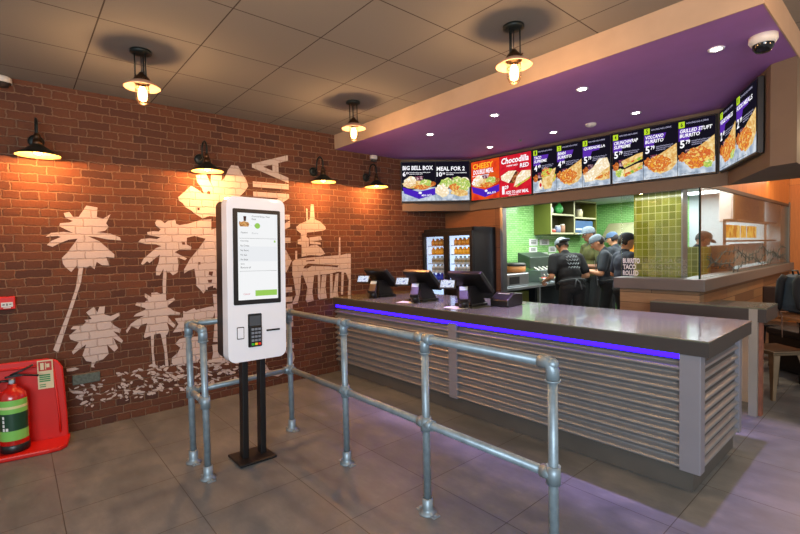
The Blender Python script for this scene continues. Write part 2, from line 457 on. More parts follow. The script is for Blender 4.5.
P2 = sc([(170,285),(180,300),(185,285),(200,283),(198,305),(215,310),(238,300),(240,308),(215,325),(225,335),(243,345),(240,355),(222,350),(248,375),(245,382),(222,368),(235,395),(225,405),(205,385),(210,410),(195,425),(180,430),(165,432),(150,430),(140,415),(145,400),(150,385),(130,400),(115,412),(112,405),(130,380),(108,372),(104,362),(125,345),(108,345),(115,337),(140,335),(150,325),(145,320),(165,318),(150,300)],30,200,2.67)
T2 = sc([(165,428),(177,428),(170,442),(173,447),(163,446)],30,200,2.67)
P3 = sc([(170,158),(190,160),(212,178),(228,165),(268,158),(272,180),(290,188),(340,180),(400,160),(460,155),(460,230),(370,245),(330,255),(328,290),(355,305),(350,320),(290,318),(265,332),(290,345),(330,365),(320,375),(280,360),(285,400),(280,440),(255,455),(240,440),(225,440),(215,400),(205,420),(185,455),(165,455),(165,420),(180,385),(185,345),(160,365),(130,390),(118,380),(95,400),(85,395),(100,365),(130,340),(165,310),(195,300),(165,290),(110,288),(70,278),(85,262),(130,258),(170,262),(190,252),(120,240),(118,225),(150,220),(180,222),(190,210),(165,190),(160,175)],125,190,5.34)
T3 = sc([(207,395),(222,400),(218,534),(220,640),(205,640),(200,500)],125,190,5.34)
P4 = sc([(105,72),(115,75),(140,92),(140,68),(170,65),(190,75),(215,65),(220,110),(260,95),(268,105),(235,130),(225,140),(260,165),(295,175),(290,188),(240,185),(225,190),(245,215),(268,240),(260,255),(235,235),(222,225),(235,265),(225,290),(205,300),(185,285),(160,290),(130,300),(105,310),(100,300),(110,265),(118,230),(85,240),(70,262),(35,245),(10,285),(5,270),(30,235),(65,210),(105,190),(45,195),(60,180),(105,160),(110,150),(55,135),(60,120),(105,120),(110,112),(125,108),(105,90)],125,280,5.34)
T4 = sc([(137,288),(155,290),(152,380),(163,465),(148,465),(140,360)],125,280,5.34)
T5 = sc([(190,285),(218,285),(220,340),(232,460),(215,460),(210,380)],125,280,5.34)
paint('painted_palm', [P1, T1]); paint('painted_palm', [P2, T2]); paint('painted_palm', [P3, T3]); paint('painted_palm', [P4, T4, T5])
# bell: tilted, with clapper piece and body running behind the kiosk
B1 = sc([(600,90),(640,95),(665,140),(690,180),(700,215),(680,245),(655,270),(640,285),(560,300),(520,335),(515,395),(470,392),(430,405),(380,375),(365,360),(330,340),(312,315),(290,300),(285,280),(320,250),(362,212),(400,235),(440,262),(425,225),(398,190),(390,150),(450,140),(470,185),(500,235),(478,190),(480,145),(545,148),(540,185),(560,165),(580,120)],130,150,5.93)
B2 = sc([(405,232),(495,200),(600,150),(760,170),(700,420),(560,760),(500,760),(495,534),(480,520),(440,534),(385,515),(370,420),(340,430),(315,445),(315,425),(345,370),(395,310),(430,260),(370,245)],125,190,5.34)
B3 = sc([(380,0),(495,0),(495,40),(440,40),(418,72),(400,50),(380,30)],125,280,5.34)
B4 = sc([(468,75),(500,75),(510,330),(470,330),(480,200)],125,280,5.34)
paint('painted_bell', [B1]); paint('painted_bell', [B2, B3, B4], XW+.0046)
dkp = [sc([(420,150),(440,142),(465,140),(465,155),(430,158),(400,156)],125,190,5.34), sc([(440,5),(455,8),(455,25),(435,20)],125,190,5.34),
       sc([(385,95),(398,95),(398,108),(386,108)],125,190,5.34), sc([(448,435),(470,435),(465,460),(445,452)],125,190,5.34), sc([(440,480),(465,478),(462,495),(445,495)],125,190,5.34), sc([(440,520),(470,510),(470,534),(440,534)],125,190,5.34),
       sc([(390,385),(402,385),(402,398),(390,398)],125,190,5.34), sc([(300,275),(318,278),(322,292),(306,292)],125,190,5.34)]
paint('painted_speckle', dkp, XW+.006, M_BRICK, 'bare brick flecks in the painted bell')
# waterfront blobs left of the kiosk
L1 = sc([(310,165),(325,170),(370,150),(378,160),(420,150),(440,145),(470,140),(480,160),(470,200),(400,235),(340,265),(300,275),(255,280),(265,265),(285,235),(265,205),(310,200)],125,280,5.34)
L2 = sc([(290,315),(330,305),(415,300),(420,330),(405,350),(400,420),(380,440),(350,445),(330,445),(300,455),(260,455),(248,440),(250,415),(280,390),(295,360),(268,340)],125,280,5.34)
L3 = sc([(465,345),(495,340),(500,380),(520,400),(520,440),(460,440),(470,390)],125,280,5.34)
paint('painted_shoreline', [L1, L2, L3])
fl = []
rnd = random.Random(3)
for i in range(330):
    t = rnd.random(); x = 72+t*175
    lo = 410-(x-70)*.175; hi = lo-26-14*t*rnd.random()
    y = lo+(hi-lo)*rnd.random()
    if rnd.random() > .35+.9*t: continue
    w = 1.2+rnd.random()*3.2; h = .7+rnd.random()*1.3
    n = rnd.randint(5, 8); ph = rnd.random()*6; tl = rnd.uniform(-.5,.5)
    pl = []
    for j in range(n):
        a = 2*PI*j/n+ph; rr = .6+.5*rnd.random(); px = w*rr*math.cos(a); py = h*rr*math.sin(a)
        pl.append((x+px, y+py+px*tl))
    fl.append(pl)
fl += [sc(q,60,340,4.7) for q in ([(30,135),(70,128),(90,135),(60,145),(32,148)],[(40,222),(55,235),(105,240),(110,252),(60,250),(45,240)],[(340,235),(400,240),(395,250),(345,245)])]
paint('painted_flecks', fl)['kind'] = 'stuff'
# pier with domed pavilion at the right of the kiosk (from the 280,190 study, scale 4.11)
D1 = sc([(66,152),(80,140),(108,128),(106,75),(113,78),(114,125),(122,118),(126,58),(138,60),(142,120),(165,130),(185,150),(188,160),(180,166),(140,172),(110,175),(108,192),(118,200),(118,268),(88,275),(88,225),(72,222),(72,205),(85,200),(85,178),(68,165)],280,190,4.11)
D2 = sc([(105,245),(125,228),(150,225),(170,240),(185,262),(165,270),(130,268),(108,268)],280,190,4.11)
D2b = sc([(120,195),(165,190),(172,205),(130,212),(165,216),(168,224),(122,222)],280,190,4.11)
D3 = sc([(50,295),(62,285),(95,280),(240,268),(242,195),(247,195),(248,268),(272,262),(290,262),(290,335),(270,340),(240,335),(200,345),(140,350),(50,352)],280,190,4.11)
D4 = [sc(q,280,190,4.11) for q in ([(52,350),(86,350),(82,420),(72,465),(55,470),(50,465),(65,430)],[(92,345),(140,345),(132,420),(138,455),(110,462),(105,450),(112,400)],[(155,345),(165,345),(165,425),(172,350),(190,348),(186,400),(192,445),(160,450),(155,440)],[(205,345),(216,344),(216,435),(228,345),(240,342),(236,420),(240,440),(205,445)],[(252,338),(262,338),(258,430),(250,430)],[(268,335),(290,335),(290,430),(278,432),(282,370)],[(62,250),(70,250),(70,285),(62,286)])]
paint('painted_pier', [D1, D2, D3]+D4); 
paint('painted_pavilion_roof', [D2b])
paint('painted_railing', [sc([(100,312),(115,302),(200,308),(240,310),(235,318),(200,314),(130,312),(112,322),(95,322)],280,190,4.11), sc([(105,290),(140,286),(142,291),(107,294)],280,190,4.11)], XW+.0055, M_BRICK, 'bare brick line across the painted pier')
# tall lettering running up the wall
b = MB()
y0, z1 = wall_yz(251,153)[0], wall_yz(270,153)[1]; y1 = wall_yz(288,155)[0]; z0 = wall_yz(270,378)[1]
b.text('CALIFORNIA', (XW+.0052, y1, z0), (0,0,1), (0,-1,0), z1-z0, y1-y0, .018)
b.build('painted_lettering', M_PAINT, mural)

# ------------------------------------------------------------------ service counter
CX1 = -.765
ct = thing('service_counter', 'long order counter with corrugated steel front, dark top and violet light strip', 'counter', (-2.7, 3.5, 0))
b = MB(); b.bb(XW+.005, -.86, 3.03, 3.92, 0, .16); b.build('plinth', plinthm, ct)
b = MB(); b.bb(XW+.005, CX1, 2.965, 3.97, .925, .935); b.build('worktop', topm, ct, bevel=.002)
b = MB(); b.bb(XW+.005, CX1-.001, 2.966, 3.969, .842, .925); b.build('worktop_edge', slate, ct)
b = MB(); b.bb(XW+.02, -.84, 3.02, 3.9, .16, .84); b.build('carcass', slate, ct)
# corrugated sheets: eleven ridges
def corrug(p0, u, nrm, L, z0, z1, rid):
    b = MB(); N = rid*10; vs = []
    p0, u, nrm = V(p0), V(u), V(nrm)
    for i in range(N+1):
        z = z0+(z1-z0)*i/N; o = .02*math.sin(2*PI*rid*i/N)
        vs += [p0+nrm*o+V((0,0,z)), p0+u*L+nrm*o+V((0,0,z))]
    b._add(vs, [(2*i, 2*i+1, 2*i+3, 2*i+2) for i in range(N)], True)
    return b
corrug((XW+.01,2.995,0), (1,0,0), (0,-1,0), 3.865, .14, .80, 10).build('corrugated_panel', corr, ct, normals=False)
corrug((-.835,3.06,0), (0,1,0), (1,0,0), .82, .14, .80, 10).build('corrugated_panel', corr, ct, normals=False)
# flat trims
b = MB(); b.bb(-.92, -.808, 2.975, 3.06, .135, .84); b.build('corner_trim', greyp, ct, bevel=.004)
b = MB(); b.bb(-2.80, -2.70, 2.976, 3.0, .135, .82); b.build('joint_trim', greyp, ct, bevel=.003)
b = MB(); b.bb(-.86, -.812, 3.86, 3.93, .135, .84); b.build('end_trim', greyp, ct, bevel=.003)
b = MB(); b.bb(XW+.01, -.92, 2.996, 3.004, .806, .842); b.build('light_strip', led, ct)
b = MB(); b.bb(-.846, -.836, 3.06, 3.86, .806, .842); b.build('light_strip', glow('dim_violet_light','7a2cc8',.9), ct)

# return shelf beyond the counter
rs = thing('pass_shelf', 'dark grey worktop return behind the counter end on pale upright panels', 'shelf', (-1.2, 4.9, 0))
b = MB(); b.bb(-1.72, -.815, 4.74, 4.92, .925, .937); b.bb(-1.29, -.815, 4.92, 5.2, .925, .937); b.build('worktop', topm, rs)
b = MB(); b.bb(-1.72, -.816, 4.741, 4.92, .815, .925); b.bb(-1.29, -.816, 4.92, 5.199, .815, .925); b.build('worktop_edge', slate, rs)
b = MB(); b.bb(-1.29, -.99, 5.13, 5.17, 0, .815); b.build('back_panel', mat('pale_panel','d2cabc',.5,var=.04), rs)
b = MB(); b.bb(-.935, -.875, 4.74, 4.78, 0, .925); b.build('leg', mat('grey_upright','8f8d86',.5,var=.06), rs)
b = MB(); b.bb(-.874, -.852, 4.782, 4.85, 0, .82); b.build('side_panel', mat('rust_panel','8a5540',.6,var=.25,scale=16), rs)

# ------------------------------------------------------------------ guard rail of scaffold tube
gr = thing('guard_rail', 'galvanised tube queue rail with five-way elbows in front of the counter', 'railing', (-2.3, 1.6, 0))
gr['label'] = 'galvanised steel tube queue railing standing in front of the counter'
R_ = .0215; ZT, ZL = 1.0, .515
posts = [(-1.012,1.72),(-1.80,1.72),(-2.615,1.72),(-3.44,1.72),(-3.40,.92),(-3.08,.92)]
for i, (x, y) in enumerate(posts):
    b = MB(); b.cone((x,y,.0), (x,y,ZT-.03), R_, n=18)
    b.build('post', galv, gr)
def fit(b, x, y, z, dz=.032, r=.031): b.cone((x,y,z-dz), (x,y,z+dz), r, n=18)
fb = []
b = MB()
b.cone((-1.012,1.72,ZT), (-3.44,1.72,ZT), R_, n=18); b.build('top_tube', galv, gr)
b = MB(); b.cone((-1.012,1.72,ZL), (-3.44,1.72,ZL), R_, n=18); b.build('lower_tube', galv, gr)
b = MB(); b.cone((-3.44,1.72,ZT), (-3.40,.92,ZT), R_, n=18); b.build('top_tube', galv, gr)
b = MB(); b.cone((-3.44,1.72,ZL), (-3.40,.92,ZL), R_, n=18); b.build('lower_tube', galv, gr)
b = MB(); b.cone((-3.40,.92,ZT), (-3.08,.92,ZT), R_, n=18); b.build('top_tube', galv, gr)
b = MB(); b.cone((-3.40,.92,ZL), (-3.08,.92,ZL), R_, n=18); b.build('lower_tube', galv, gr)
for i, (x, y) in enumerate(posts):
    b = MB()
    # floor flange
    b.lathe([(.0,0),(.052,0),(.052,.006),(.034,.012),(.031,.03),(.031,.085),(.024,.088)], (x,y,0), 20)
    b.bb(x-.075, x+.075, y-.026, y+.026, 0, .007, .002)
    b.cone((x-.06,y,.006), (x-.06,y,.014), .009, n=8); b.cone((x+.06,y,.006), (x+.06,y,.014), .009, n=8)
    b.build('floor_flange', galv, gr)
    b = MB(); fit(b, x, y, ZL, .04)
    dx = [1, -1] if i in (1, 2) else ([-1] if i in (0, 5) else ([1] if i in (3, 4) else []))
    for s in dx: b.cone((x,y,ZL), (x+s*.055,y,ZL), .03, n=16)
    if i in (3, 4): b.cone((x,y,ZL), (x,y+(-.055 if i == 3 else .055),ZL), .03, n=16)
    b.build('tee_fitting', galv, gr)
    b = MB()
    if i in (0, 5):   # rounded elbow
        s = -1
        b.tube([(x, y, ZT-.075), (x, y, ZT-.03), (x+s*.006, y, ZT-.01), (x+s*.02, y, ZT), (x+s*.06, y, ZT)], .029, 16)
        b.ball((x,y,ZT-.004), .028)
        b.cone((x,y,ZT-.08), (x,y,ZT-.072), .033, n=16)
    else:
        b.cone((x,y,ZT-.085), (x,y,ZT-.0), .0275, n=18); b.cone((x,y,ZT-.085), (x,y,ZT-.078), .031, n=18)
        for s in dx: b.cone((x,y,ZT), (x+s*.06,y,ZT), .029, n=16)
        if i in (3, 4): b.cone((x,y,ZT), (x,y+(-.06 if i == 3 else .06),ZT), .029, n=16)
        b.ball((x,y,ZT), .029)
    b.build('elbow_fitting' if i in (0, 5) else 'top_fitting', galv, gr)

# ------------------------------------------------------------------ order kiosk
kk = thing('order_kiosk', 'white self-order kiosk with tall touchscreen on two black posts', 'kiosk', (-3.175,1.262,0), 0, None, False)
kk.rotation_euler = (math.radians(-1.5), math.radians(-.3), 0)
b = MB(); b.box((0,0,.009), (.25,.27,.018), None, .006); b.build('base_plate', blackm, kk)
for s in (-1, 1):
    b = MB(); b.box((-.01, .012+s*.066, .40), (.07,.042,.79), None, .004); b.build('post', blackm, kk)
def rrect(w, h, r, n=6):
    out = []
    for cx, cy, a0 in ((w/2-r,h/2-r,0),(-w/2+r,h/2-r,90),(-w/2+r,-h/2+r,180),(w/2-r,-h/2+r,270)):
        for i in range(n+1):
            a = math.radians(a0+90*i/n); out.append((cx+r*math.cos(a), cy+r*math.sin(a)))
    return out
KW, KH, KZ = .425, 1.145, 1.315
b = MB(); b.poly([(.035, y, KZ+z) for y, z in rrect(KW, KH, .055)], .1, (1,0,0)); b.build('housing', white, kk, bevel=.01)
b = MB(); b.poly([(-.1, y, KZ+z) for y, z in rrect(KW-.015, KH-.02, .05)], .14, (1,0,0)); b.build('rear_cover', black, kk, bevel=.006)
fx = .1352
scr = MB(); scr.poly([(fx, y, 1.472+z) for y, z in rrect(.345, .665, .008, 2)], .004, (1,0,0)); so = scr.build('touchscreen', black, kk)
fx += .0045
def kq(b, y0, y1, z0, z1, o=0): b.quad((fx+o, y0, z0), (0,y1-y0,0), (0,0,z1-z0)); return b
y0, y1, z0, z1 = -.14, .15, 1.172, 1.777
b = MB(); kq(b, y0, y1, z0, z1); b.build('display', glow('kiosk_white','f4f5f6',1.0), so)
b = MB(); kq(b, y0+.004, y1-.004, 1.44, 1.545, .0006); b.build('option_list', glow('kiosk_grey','eceef1',1.0), so)
b = MB(); kq(b, y0+.12, y1-.008, 1.196, 1.236, .0006); b.build('order_button', glow('kiosk_green','9acb5a',1.0), so)
b = MB()
b.poly([(fx+.0006, .0+.02*math.cos(a), 1.69+.02*math.sin(a)) for a in [2*PI*i/14 for i in range(14)]]); b.build('green_button', glow('kiosk_green','9acb5a',1.0), so)
b = MB(); kq(b, y1-.028, y1-.016, 1.575, 1.59, .0008); b.build('green_tick', glow('kiosk_green','9acb5a',1.0), so)
b = MB()
for i, t in enumerate(('Crunchy Burger Meal','Deal')): b.text(t, (fx+.001, y0+.1, 1.748-.018*i), (0,1,0), (0,0,1), (.13,.028)[i], .013)
b.text('Option', (fx+.001, y0+.02, 1.632), (0,1,0), (0,0,1), .05, .014)
for i, t in enumerate(('Seasoning','No Cheese','No Sauce','No Salt','No Salad','Only')): b.text(t, (fx+.001, y0+.018, 1.576-.032*i), (0,1,0), (0,0,1), (.055,.06,.056,.045,.05,.026)[i], .012)
b.text('Remove all', (fx+.001, y0+.018, 1.392), (0,1,0), (0,0,1), .07, .013)
for z in (1.6, 1.372): kq(b, y0+.01, y1-.01, z, z+.0015, .0007)
b.build('screen_lettering', glow('kiosk_ink','3c3c40',1), so)
b = MB(); b.text('Extra', (fx+.001, y0+.1, 1.632), (0,1,0), (0,0,1), .045, .012); b.text('- 1', (fx+.001, -.05, 1.685), (0,1,0), (0,0,1), .03, .012); b.build('pale_lettering', glow('kiosk_pale','b9bbbe',1), so)
b = MB(); b.text('Cancel', (fx+.001, y0+.035, 1.207), (0,1,0), (0,0,1), .045, .014); b.build('red_lettering', glow('kiosk_red','d06a7a',1), so)
b = MB(); b.poly([(fx+.001, y0+.045+p[0], 1.70+p[1]) for p in [(-.036,0),(-.03,-.018),(.03,-.018),(.036,0),(.03,.012),(.012,.016),(0,.02),(-.02,.012),(-.034,.016)]]); b.build('meal_picture', glow('kiosk_food','c87a3c',1,'e0b070',60,'8a4a20'), so)
b = MB(); b.poly([(fx+.0012, y0+.05+p[0], 1.72+p[1]) for p in [(-.008,0),(.008,0),(.01,.034),(-.01,.034)]]); b.build('cup_picture', glow('kiosk_cup','4a2c24',1), so)
# front fittings
fx = .1352
b = MB(); b.poly([(fx, -.128+y, .945+z) for y, z in rrect(.05, .085, .006, 2)], .002, (1,0,0)); rd = b.build('reader_plate', black, kk)
b = MB(); b.poly([(fx+.0025, -.128+y, .945+z) for y, z in rrect(.042, .073, .004, 2)], .001, (1,0,0)); b.build('reader_face', white, rd)
b = MB(); b.poly([(fx, -.025+y, .955+z) for y, z in rrect(.1, .235, .008, 2)], .002, (1,0,0)); pt = b.build('card_terminal', black, kk)
b = MB(); b.box((fx+.009, -.025, .915), (.026,.08,.14), None, .006); b.build('keypad', blackm, pt)
kc = {'key': ('6a7078', []), 'red_key': ('d02a1c', []), 'yellow_key': ('d8b81c', []), 'green_key': ('2ea02c', [])}
for r in range(5):
    for c in range(3):
        n_ = 'key' if r < 4 else ('green_key','yellow_key','red_key')[c]
        kc[n_][1].append(((c-1)*.024, .99-.026*r))
for n_, (cl, ps) in kc.items():
    b = MB()
    for y, z in ps: b.box((fx+.0225, y-.025, z-.025), (.006,.019,.016), None, .002)
    b.build(n_, mat('keypad_'+n_, cl, .4, emit=cl, es=.3), pt)
b = MB(); b.box((fx+.003, -.025, 1.022), (.004,.08,.07)); b.build('terminal_screen', mat('dim_screen','4b5056',.15), pt)
b = MB(); b.box((fx+.003, .11, .945), (.008,.1,.012), Matrix.Rotation(math.radians(0), 4, 'X')); b.build('receipt_slot', blackm, kk)

# ------------------------------------------------------------------ pendants and wall lamps
def lamp(name, loc, power, col, radius=.03, typ='POINT', parent=None, **kw):
    l = bpy.data.lights.new(name, typ); l.energy = power; l.color = col[:3]
    if typ in ('POINT', 'SPOT'): l.shadow_soft_size = radius
    for k_, v_ in kw.items(): setattr(l, k_, v_)
    o = bpy.data.objects.new(name, l); COL.objects.link(o); o.location = loc
    return o
WARM = (1, .55, .24)
bulbm = glow('filament_glow', 'ffc878', 14)
def pendant(x, y, label):
    t = thing('pendant_lamp', label, 'lamp', (x,y,ZC), 0, 'bronze cage pendants under the tiled ceiling', False)
    b = MB(); b.lathe([(0,0),(.085,0),(.085,-.018),(.06,-.026),(.03,-.032),(0,-.034)], (0,0,0), 24); b.build('ceiling_plate', darkm, t)
    b = MB()
    for k_ in range(3):
        a = 2*PI*k_/3+.5
        b.cone((.05*math.cos(a), .05*math.sin(a), -.02), (.05*math.cos(a), .05*math.sin(a), -.20), .006, n=8)
    b.build('rod', darkm, t)
    b = MB(); b.cone((0,0,-.03), (0,0,-.17), .004, n=8); b.build('cord', black, t)
    b = MB(); b.lathe([(0,-.15),(.02,-.15),(.03,-.165),(.062,-.19),(.066,-.225),(.05,-.232),(.03,-.235)], (0,0,0), 24)
    b.cone((.05,0,-.2), (.085,0,-.2), .007, n=8); b.build('lamp_holder', brass, t)
    b = MB(); b.lathe([(.045,-.212),(.075,-.218),(.115,-.236),(.142,-.256),(.147,-.254),(.12,-.232),(.078,-.212),(.046,-.206)], (0,0,0), 32); b.build('shade', shade_in, t)
    b = MB(); b.lathe([(0,-.245),(.022,-.25),(.034,-.28),(.038,-.31),(.03,-.34),(0,-.353)], (0,0,0), 16); b.build('bulb', bulbm, t)
    b = MB()
    for k_ in range(8):
        a = 2*PI*k_/8; c_, s_ = math.cos(a), math.sin(a)
        b.tube([(.05*c_,.05*s_,-.225),(.056*c_,.056*s_,-.27),(.055*c_,.055*s_,-.33),(.035*c_,.035*s_,-.362),(0,0,-.37)], .002, 5)
    for z_, r in ((-.27,.056),(-.325,.055)): b.tube([(r*math.cos(2*PI*i/20), r*math.sin(2*PI*i/20), z_) for i in range(20)], .002, 5, True)
    b.build('cage', brass, t)
    t.scale = (.8,.8,1)
    lamp('pendant_light', (x,y,ZC-.385), 24, WARM, .07)
    return t
pendant(-3.57, .73, 'bronze cage pendant nearest the brick wall above the red fire point')
pendant(-3.57, 2.53, 'bronze cage pendant close to the purple soffit corner by the brick wall')
pendant(-1.73, 2.51, 'bronze cage pendant hanging in front of the beige fascia above the counter')
lamp('pendant_light', (-1.73,.73,2.55), 24, WARM, .07)
lamp('pendant_light', (.1,2.51,2.55), 24, WARM, .07)  # unseen lamp added to light the ridged front and counter end; no pendant built

def sconce(y, label, sx=-4.50):
    t = thing('wall_lamp', label, 'lamp', (XW, y, 2.45), 0, 'gooseneck lamps on the brick wall', False)
    ox = sx-XW
    b = MB(); b.lathe([(0,.022),(.03,.022),(.05,.014),(.055,0),(0,0)], (0,0,0), 20, Matrix.Rotation(PI/2, 3, 'Y')); b.build('wall_plate', darkm, t)
    pts = [(.01,0,0),(.05,0,.0),(.08,0,.03),(.085,0,.09),(.105,0,.13),(.15,0,.15),(.19,0,.135),(ox,0,.09),(ox,0,.0)]
    sm_ = []
    for i in range(len(pts)-1):
        p0 = V(pts[max(i-1,0)]); p1 = V(pts[i]); p2 = V(pts[i+1]); p3 = V(pts[min(i+2,len(pts)-1)])
        for j in range(5):
            u = j/5; sm_.append(.5*((2*p1)+(p2-p0)*u+(2*p0-5*p1+4*p2-p3)*u*u+(3*p1-p0-3*p2+p3)*u**3))
    sm_.append(V(pts[-1]))
    b = MB(); b.tube(sm_, .009, 10); b.build('arm', darkm, t)
    b = MB(); b.cone((ox,0,.02), (ox,0,-.03), .02, .024, 14); b.cone((ox,0,-.03), (ox,0,-.075), .03, .036, 14); b.build('lamp_holder', brass, t)
    b = MB(); b.lathe([(.034,-.065),(.05,-.08),(.085,-.105),(.13,-.132),(.148,-.146),(.146,-.151),(.125,-.139),(.083,-.112),(.048,-.087),(.033,-.073)], (ox,0,0), 32); b.build('shade', darkm, t)
    b = MB(); b.lathe([(.045,-.0885),(.082,-.1135),(.124,-.1405),(.1445,-.1515)], (ox,0,0), 32); b.build('shade_lining', mat('cream_enamel','a88a60',.4), t)
    b = MB(); b.lathe([(0,-.088),(.02,-.093),(.03,-.118),(.026,-.138),(0,-.15)], (ox,0,0), 14); b.build('bulb', bulbm, t)
    lamp('wall_light', (sx, y, 2.45-.153), 46, (1,.42,.12), .02)
    return t
sconce(.175, 'gooseneck wall lamp on the brick wall above the red fire alarm point')
sconce(1.45, 'gooseneck wall lamp over the painted bell beside the kiosk')
sconce(2.74, 'gooseneck wall lamp on the brick above the painted pier')
sconce(3.52, 'gooseneck wall lamp beside the wing of menu screens')

# recessed downlights in the soffit
dlm = glow('downlight_glow', 'fff4ee', 30)
words = ['first', 'second', 'third', 'fourth']
for r, y in enumerate((3.513, 4.565)):
    for i, x in enumerate((-3.515, -2.645, -1.78, -.873)):
        if r == 1 and i == 3: continue
        where = 'above the counter' if r == 0 else 'close to the menu screens'
        t = thing('downlight', '%s recessed downlight from the brick wall, purple soffit row %s' % (words[i], where), 'ceiling light', (x,y,ZS), 0, 'recessed downlights in the purple soffit', False)
        b = MB(); b.lathe([(.030,.004),(.030,-.002),(.045,-.006),(.048,0),(.048,.004)], (0,0,0), 24); b.build('trim_ring', white, t)
        b = MB(); b.lathe([(0,-.001),(.03,-.001)], (0,0,0), 20); b.build('lens', dlm, t)
        o = lamp('downlight_spot', (x,y,ZS-.012), 215 if r == 0 else 40, (.60,.40,1.0), .02, 'SPOT', spot_size=math.radians(53), spot_blend=.4)
tag(MB().lathe([(0,-.028),(.03,-.028),(.05,-.018),(.055,0)], (-2.23,4.58,ZS), 20).build('smoke_detector', whitep), 'small white round smoke detector on purple soffit beside the menu screens', 'smoke detector')
tag(MB().lathe([(0,-.02),(.012,-.02),(.02,-.006),(.024,0)], (-3.07,4.56,ZS), 12).build('sprinkler_head', steel), 'tiny sprinkler head in the purple soffit between two downlights', 'sprinkler')
# dome camera
t = thing('security_camera', 'white dome security camera at the right corner of the purple soffit', 'camera', (-.635,3.53,ZS), 0, None, False)
b = MB(); b.lathe([(0,0),(.072,0),(.074,-.03),(.062,-.05),(.055,-.052)], (0,0,0), 28); b.build('housing', whitep, t)
b = MB(); b.lathe([(.055,-.05),(.052,-.075),(.036,-.096),(0,-.104)], (0,0,0), 24); b.build('dome', mat('smoked_dome','101216',.08), t)
# sensors
t = thing('motion_sensor', 'white corner motion sensor on the brick just under the purple soffit', 'sensor', (XW,3.63,2.70), 0, None, False)
b = MB(); b.box((.03,0,.02), (.06,.09,.055), None, .012); b.build('housing', whitep, t)
b = MB(); b.box((.03,0,-.018), (.05,.07,.03), None, .01); b.build('lens', mat('grey_lens','4a4844',.3), t)
t = thing('alarm_sounder', 'cream alarm sounder high on the brick wall beneath the ceiling at far left', 'alarm', (XW,-.02,2.87), 0, None, False)
b = MB(); b.lathe([(0,.05),(.05,.05),(.066,.04),(.068,.0)], (0.03,0,0), 20); b.box((.02,0,.03), (.04,.09,.05)); b.build('housing', whitep, t)
b = MB(); b.lathe([(0,-.03),(.04,-.028),(.055,0)], (.03,0,0), 20); b.build('grille', mat('dark_grille','3a302a',.5), t)

# ------------------------------------------------------------------ fire point
t = thing('fire_point_stand', 'red plastic fire point stand with back board on the floor by the brick wall', 'stand', (-4.52,0,0), 0, None, False)
t.rotation_euler = (0,0,math.radians(-9))
b = MB(); b.poly([(-.115, -.45+x, z) for x, z in [(0,.03),(0,.62),(.03,.665),(.08,.685),(.60,.685),(.665,.665),(.70,.60),(.715,.2),(.715,.03)]], .03, (1,0,0)); bk = b.build('back_board', redp, t, bevel=.008)
b = MB(); b.poly([(x, y, .0) for x, y in [(-.13,-.45),(.17,-.45),(.175,.17),(.16,.24),(.10,.275),(-.13,.275)]], .035, (0,0,1)); b.build('tray', redp, t, bevel=.01)
b = MB()
b.tube([(-.078, -.40, .635),(-.078,.13,.635),(-.078,.19,.60),(-.078,.215,.2),(-.078,.215,.07)], .008, 8); b.build('board_rib', redp, t)
# extinguisher
e = thing('fire_extinguisher', 'red foam fire extinguisher with green label standing on the red stand', 'fire extinguisher', (-4.50,-.055,.036), 0, None, False)
e.rotation_euler = (0,0,math.radians(-5))
b = MB(); b.lathe([(0,.03),(.084,.03),(.087,.045),(.087,.40),(.08,.44),(.055,.47),(.03,.485),(.028,.51),(0,.51)], (0,0,0), 32); b.build('cylinder', redpaint, e)
b = MB(); b.lathe([(0,0),(.086,0),(.092,.01),(.092,.055),(.087,.06)], (0,0,0), 32); b.build('foot_ring', black, e)
def wrap(z0, z1, a0, a1, r=.0882, n=14):
    b = MB(); vs = []
    for i in range(n+1):
        a = math.radians(a0+(a1-a0)*i/n); vs += [(r*math.cos(a), r*math.sin(a), z0), (r*math.cos(a), r*math.sin(a), z1)]
    b._add(vs, [(2*i,2*i+2,2*i+3,2*i+1) for i in range(n)], True); return b
b = wrap(.095, .40, -75, 75); lb = b.build('label', mat('lime_label','7cc35a',.4,var=.03), e)
wrap(.17, .30, -74, 74, .0886).build('label_panel', mat('dark_green_print','14402a',.4), lb)
wrap(.335, .355, -74, 74, .0886).build('cream_band', mat('cream_print','d8d49a',.4), lb)
b = MB()
for r in range(4):
    z = .285-.03*r
    for a in (-42, -28) if r == 3 else (-42,):
        for q in range(1):
            aa = math.radians(a); p = V((.0892*math.cos(aa), .0892*math.sin(aa), z-.022)); tn = V((-math.sin(aa), math.cos(aa), 0))
            b.quad(p, tn*.016, (0,0,.022))
b.build('pictogram', mat('white_print','e4e6e0',.5), lb)
b = MB(); b.cone((0,0,.505), (0,0,.55), .022, n=14); b.cone((0,0,.53), (.03,0,.53), .016, n=12); b.build('valve', steel, e)
b = MB(); b.box((.0,.02,.565), (.03,.1,.012), Matrix.Rotation(math.radians(0), 4, 'X'), .003)
b.tube([(0,-.04,.56),(0,.03,.575),(0,.16,.545)], .008, 8); b.tube([(0,-.01,.575),(0,.06,.60),(0,.13,.635)], .008, 8); b.build('handle', black, e)
b = MB(); b.tube([(0,-.02,.535),(-.02,-.07,.535),(-.03,-.105,.48),(-.03,-.108,.2),(-.03,-.1,.08)], .011, 8); b.build('hose', black, e)
wrap(.24, .36, 88, 100, .0885).build('inspection_tag', paper, e)
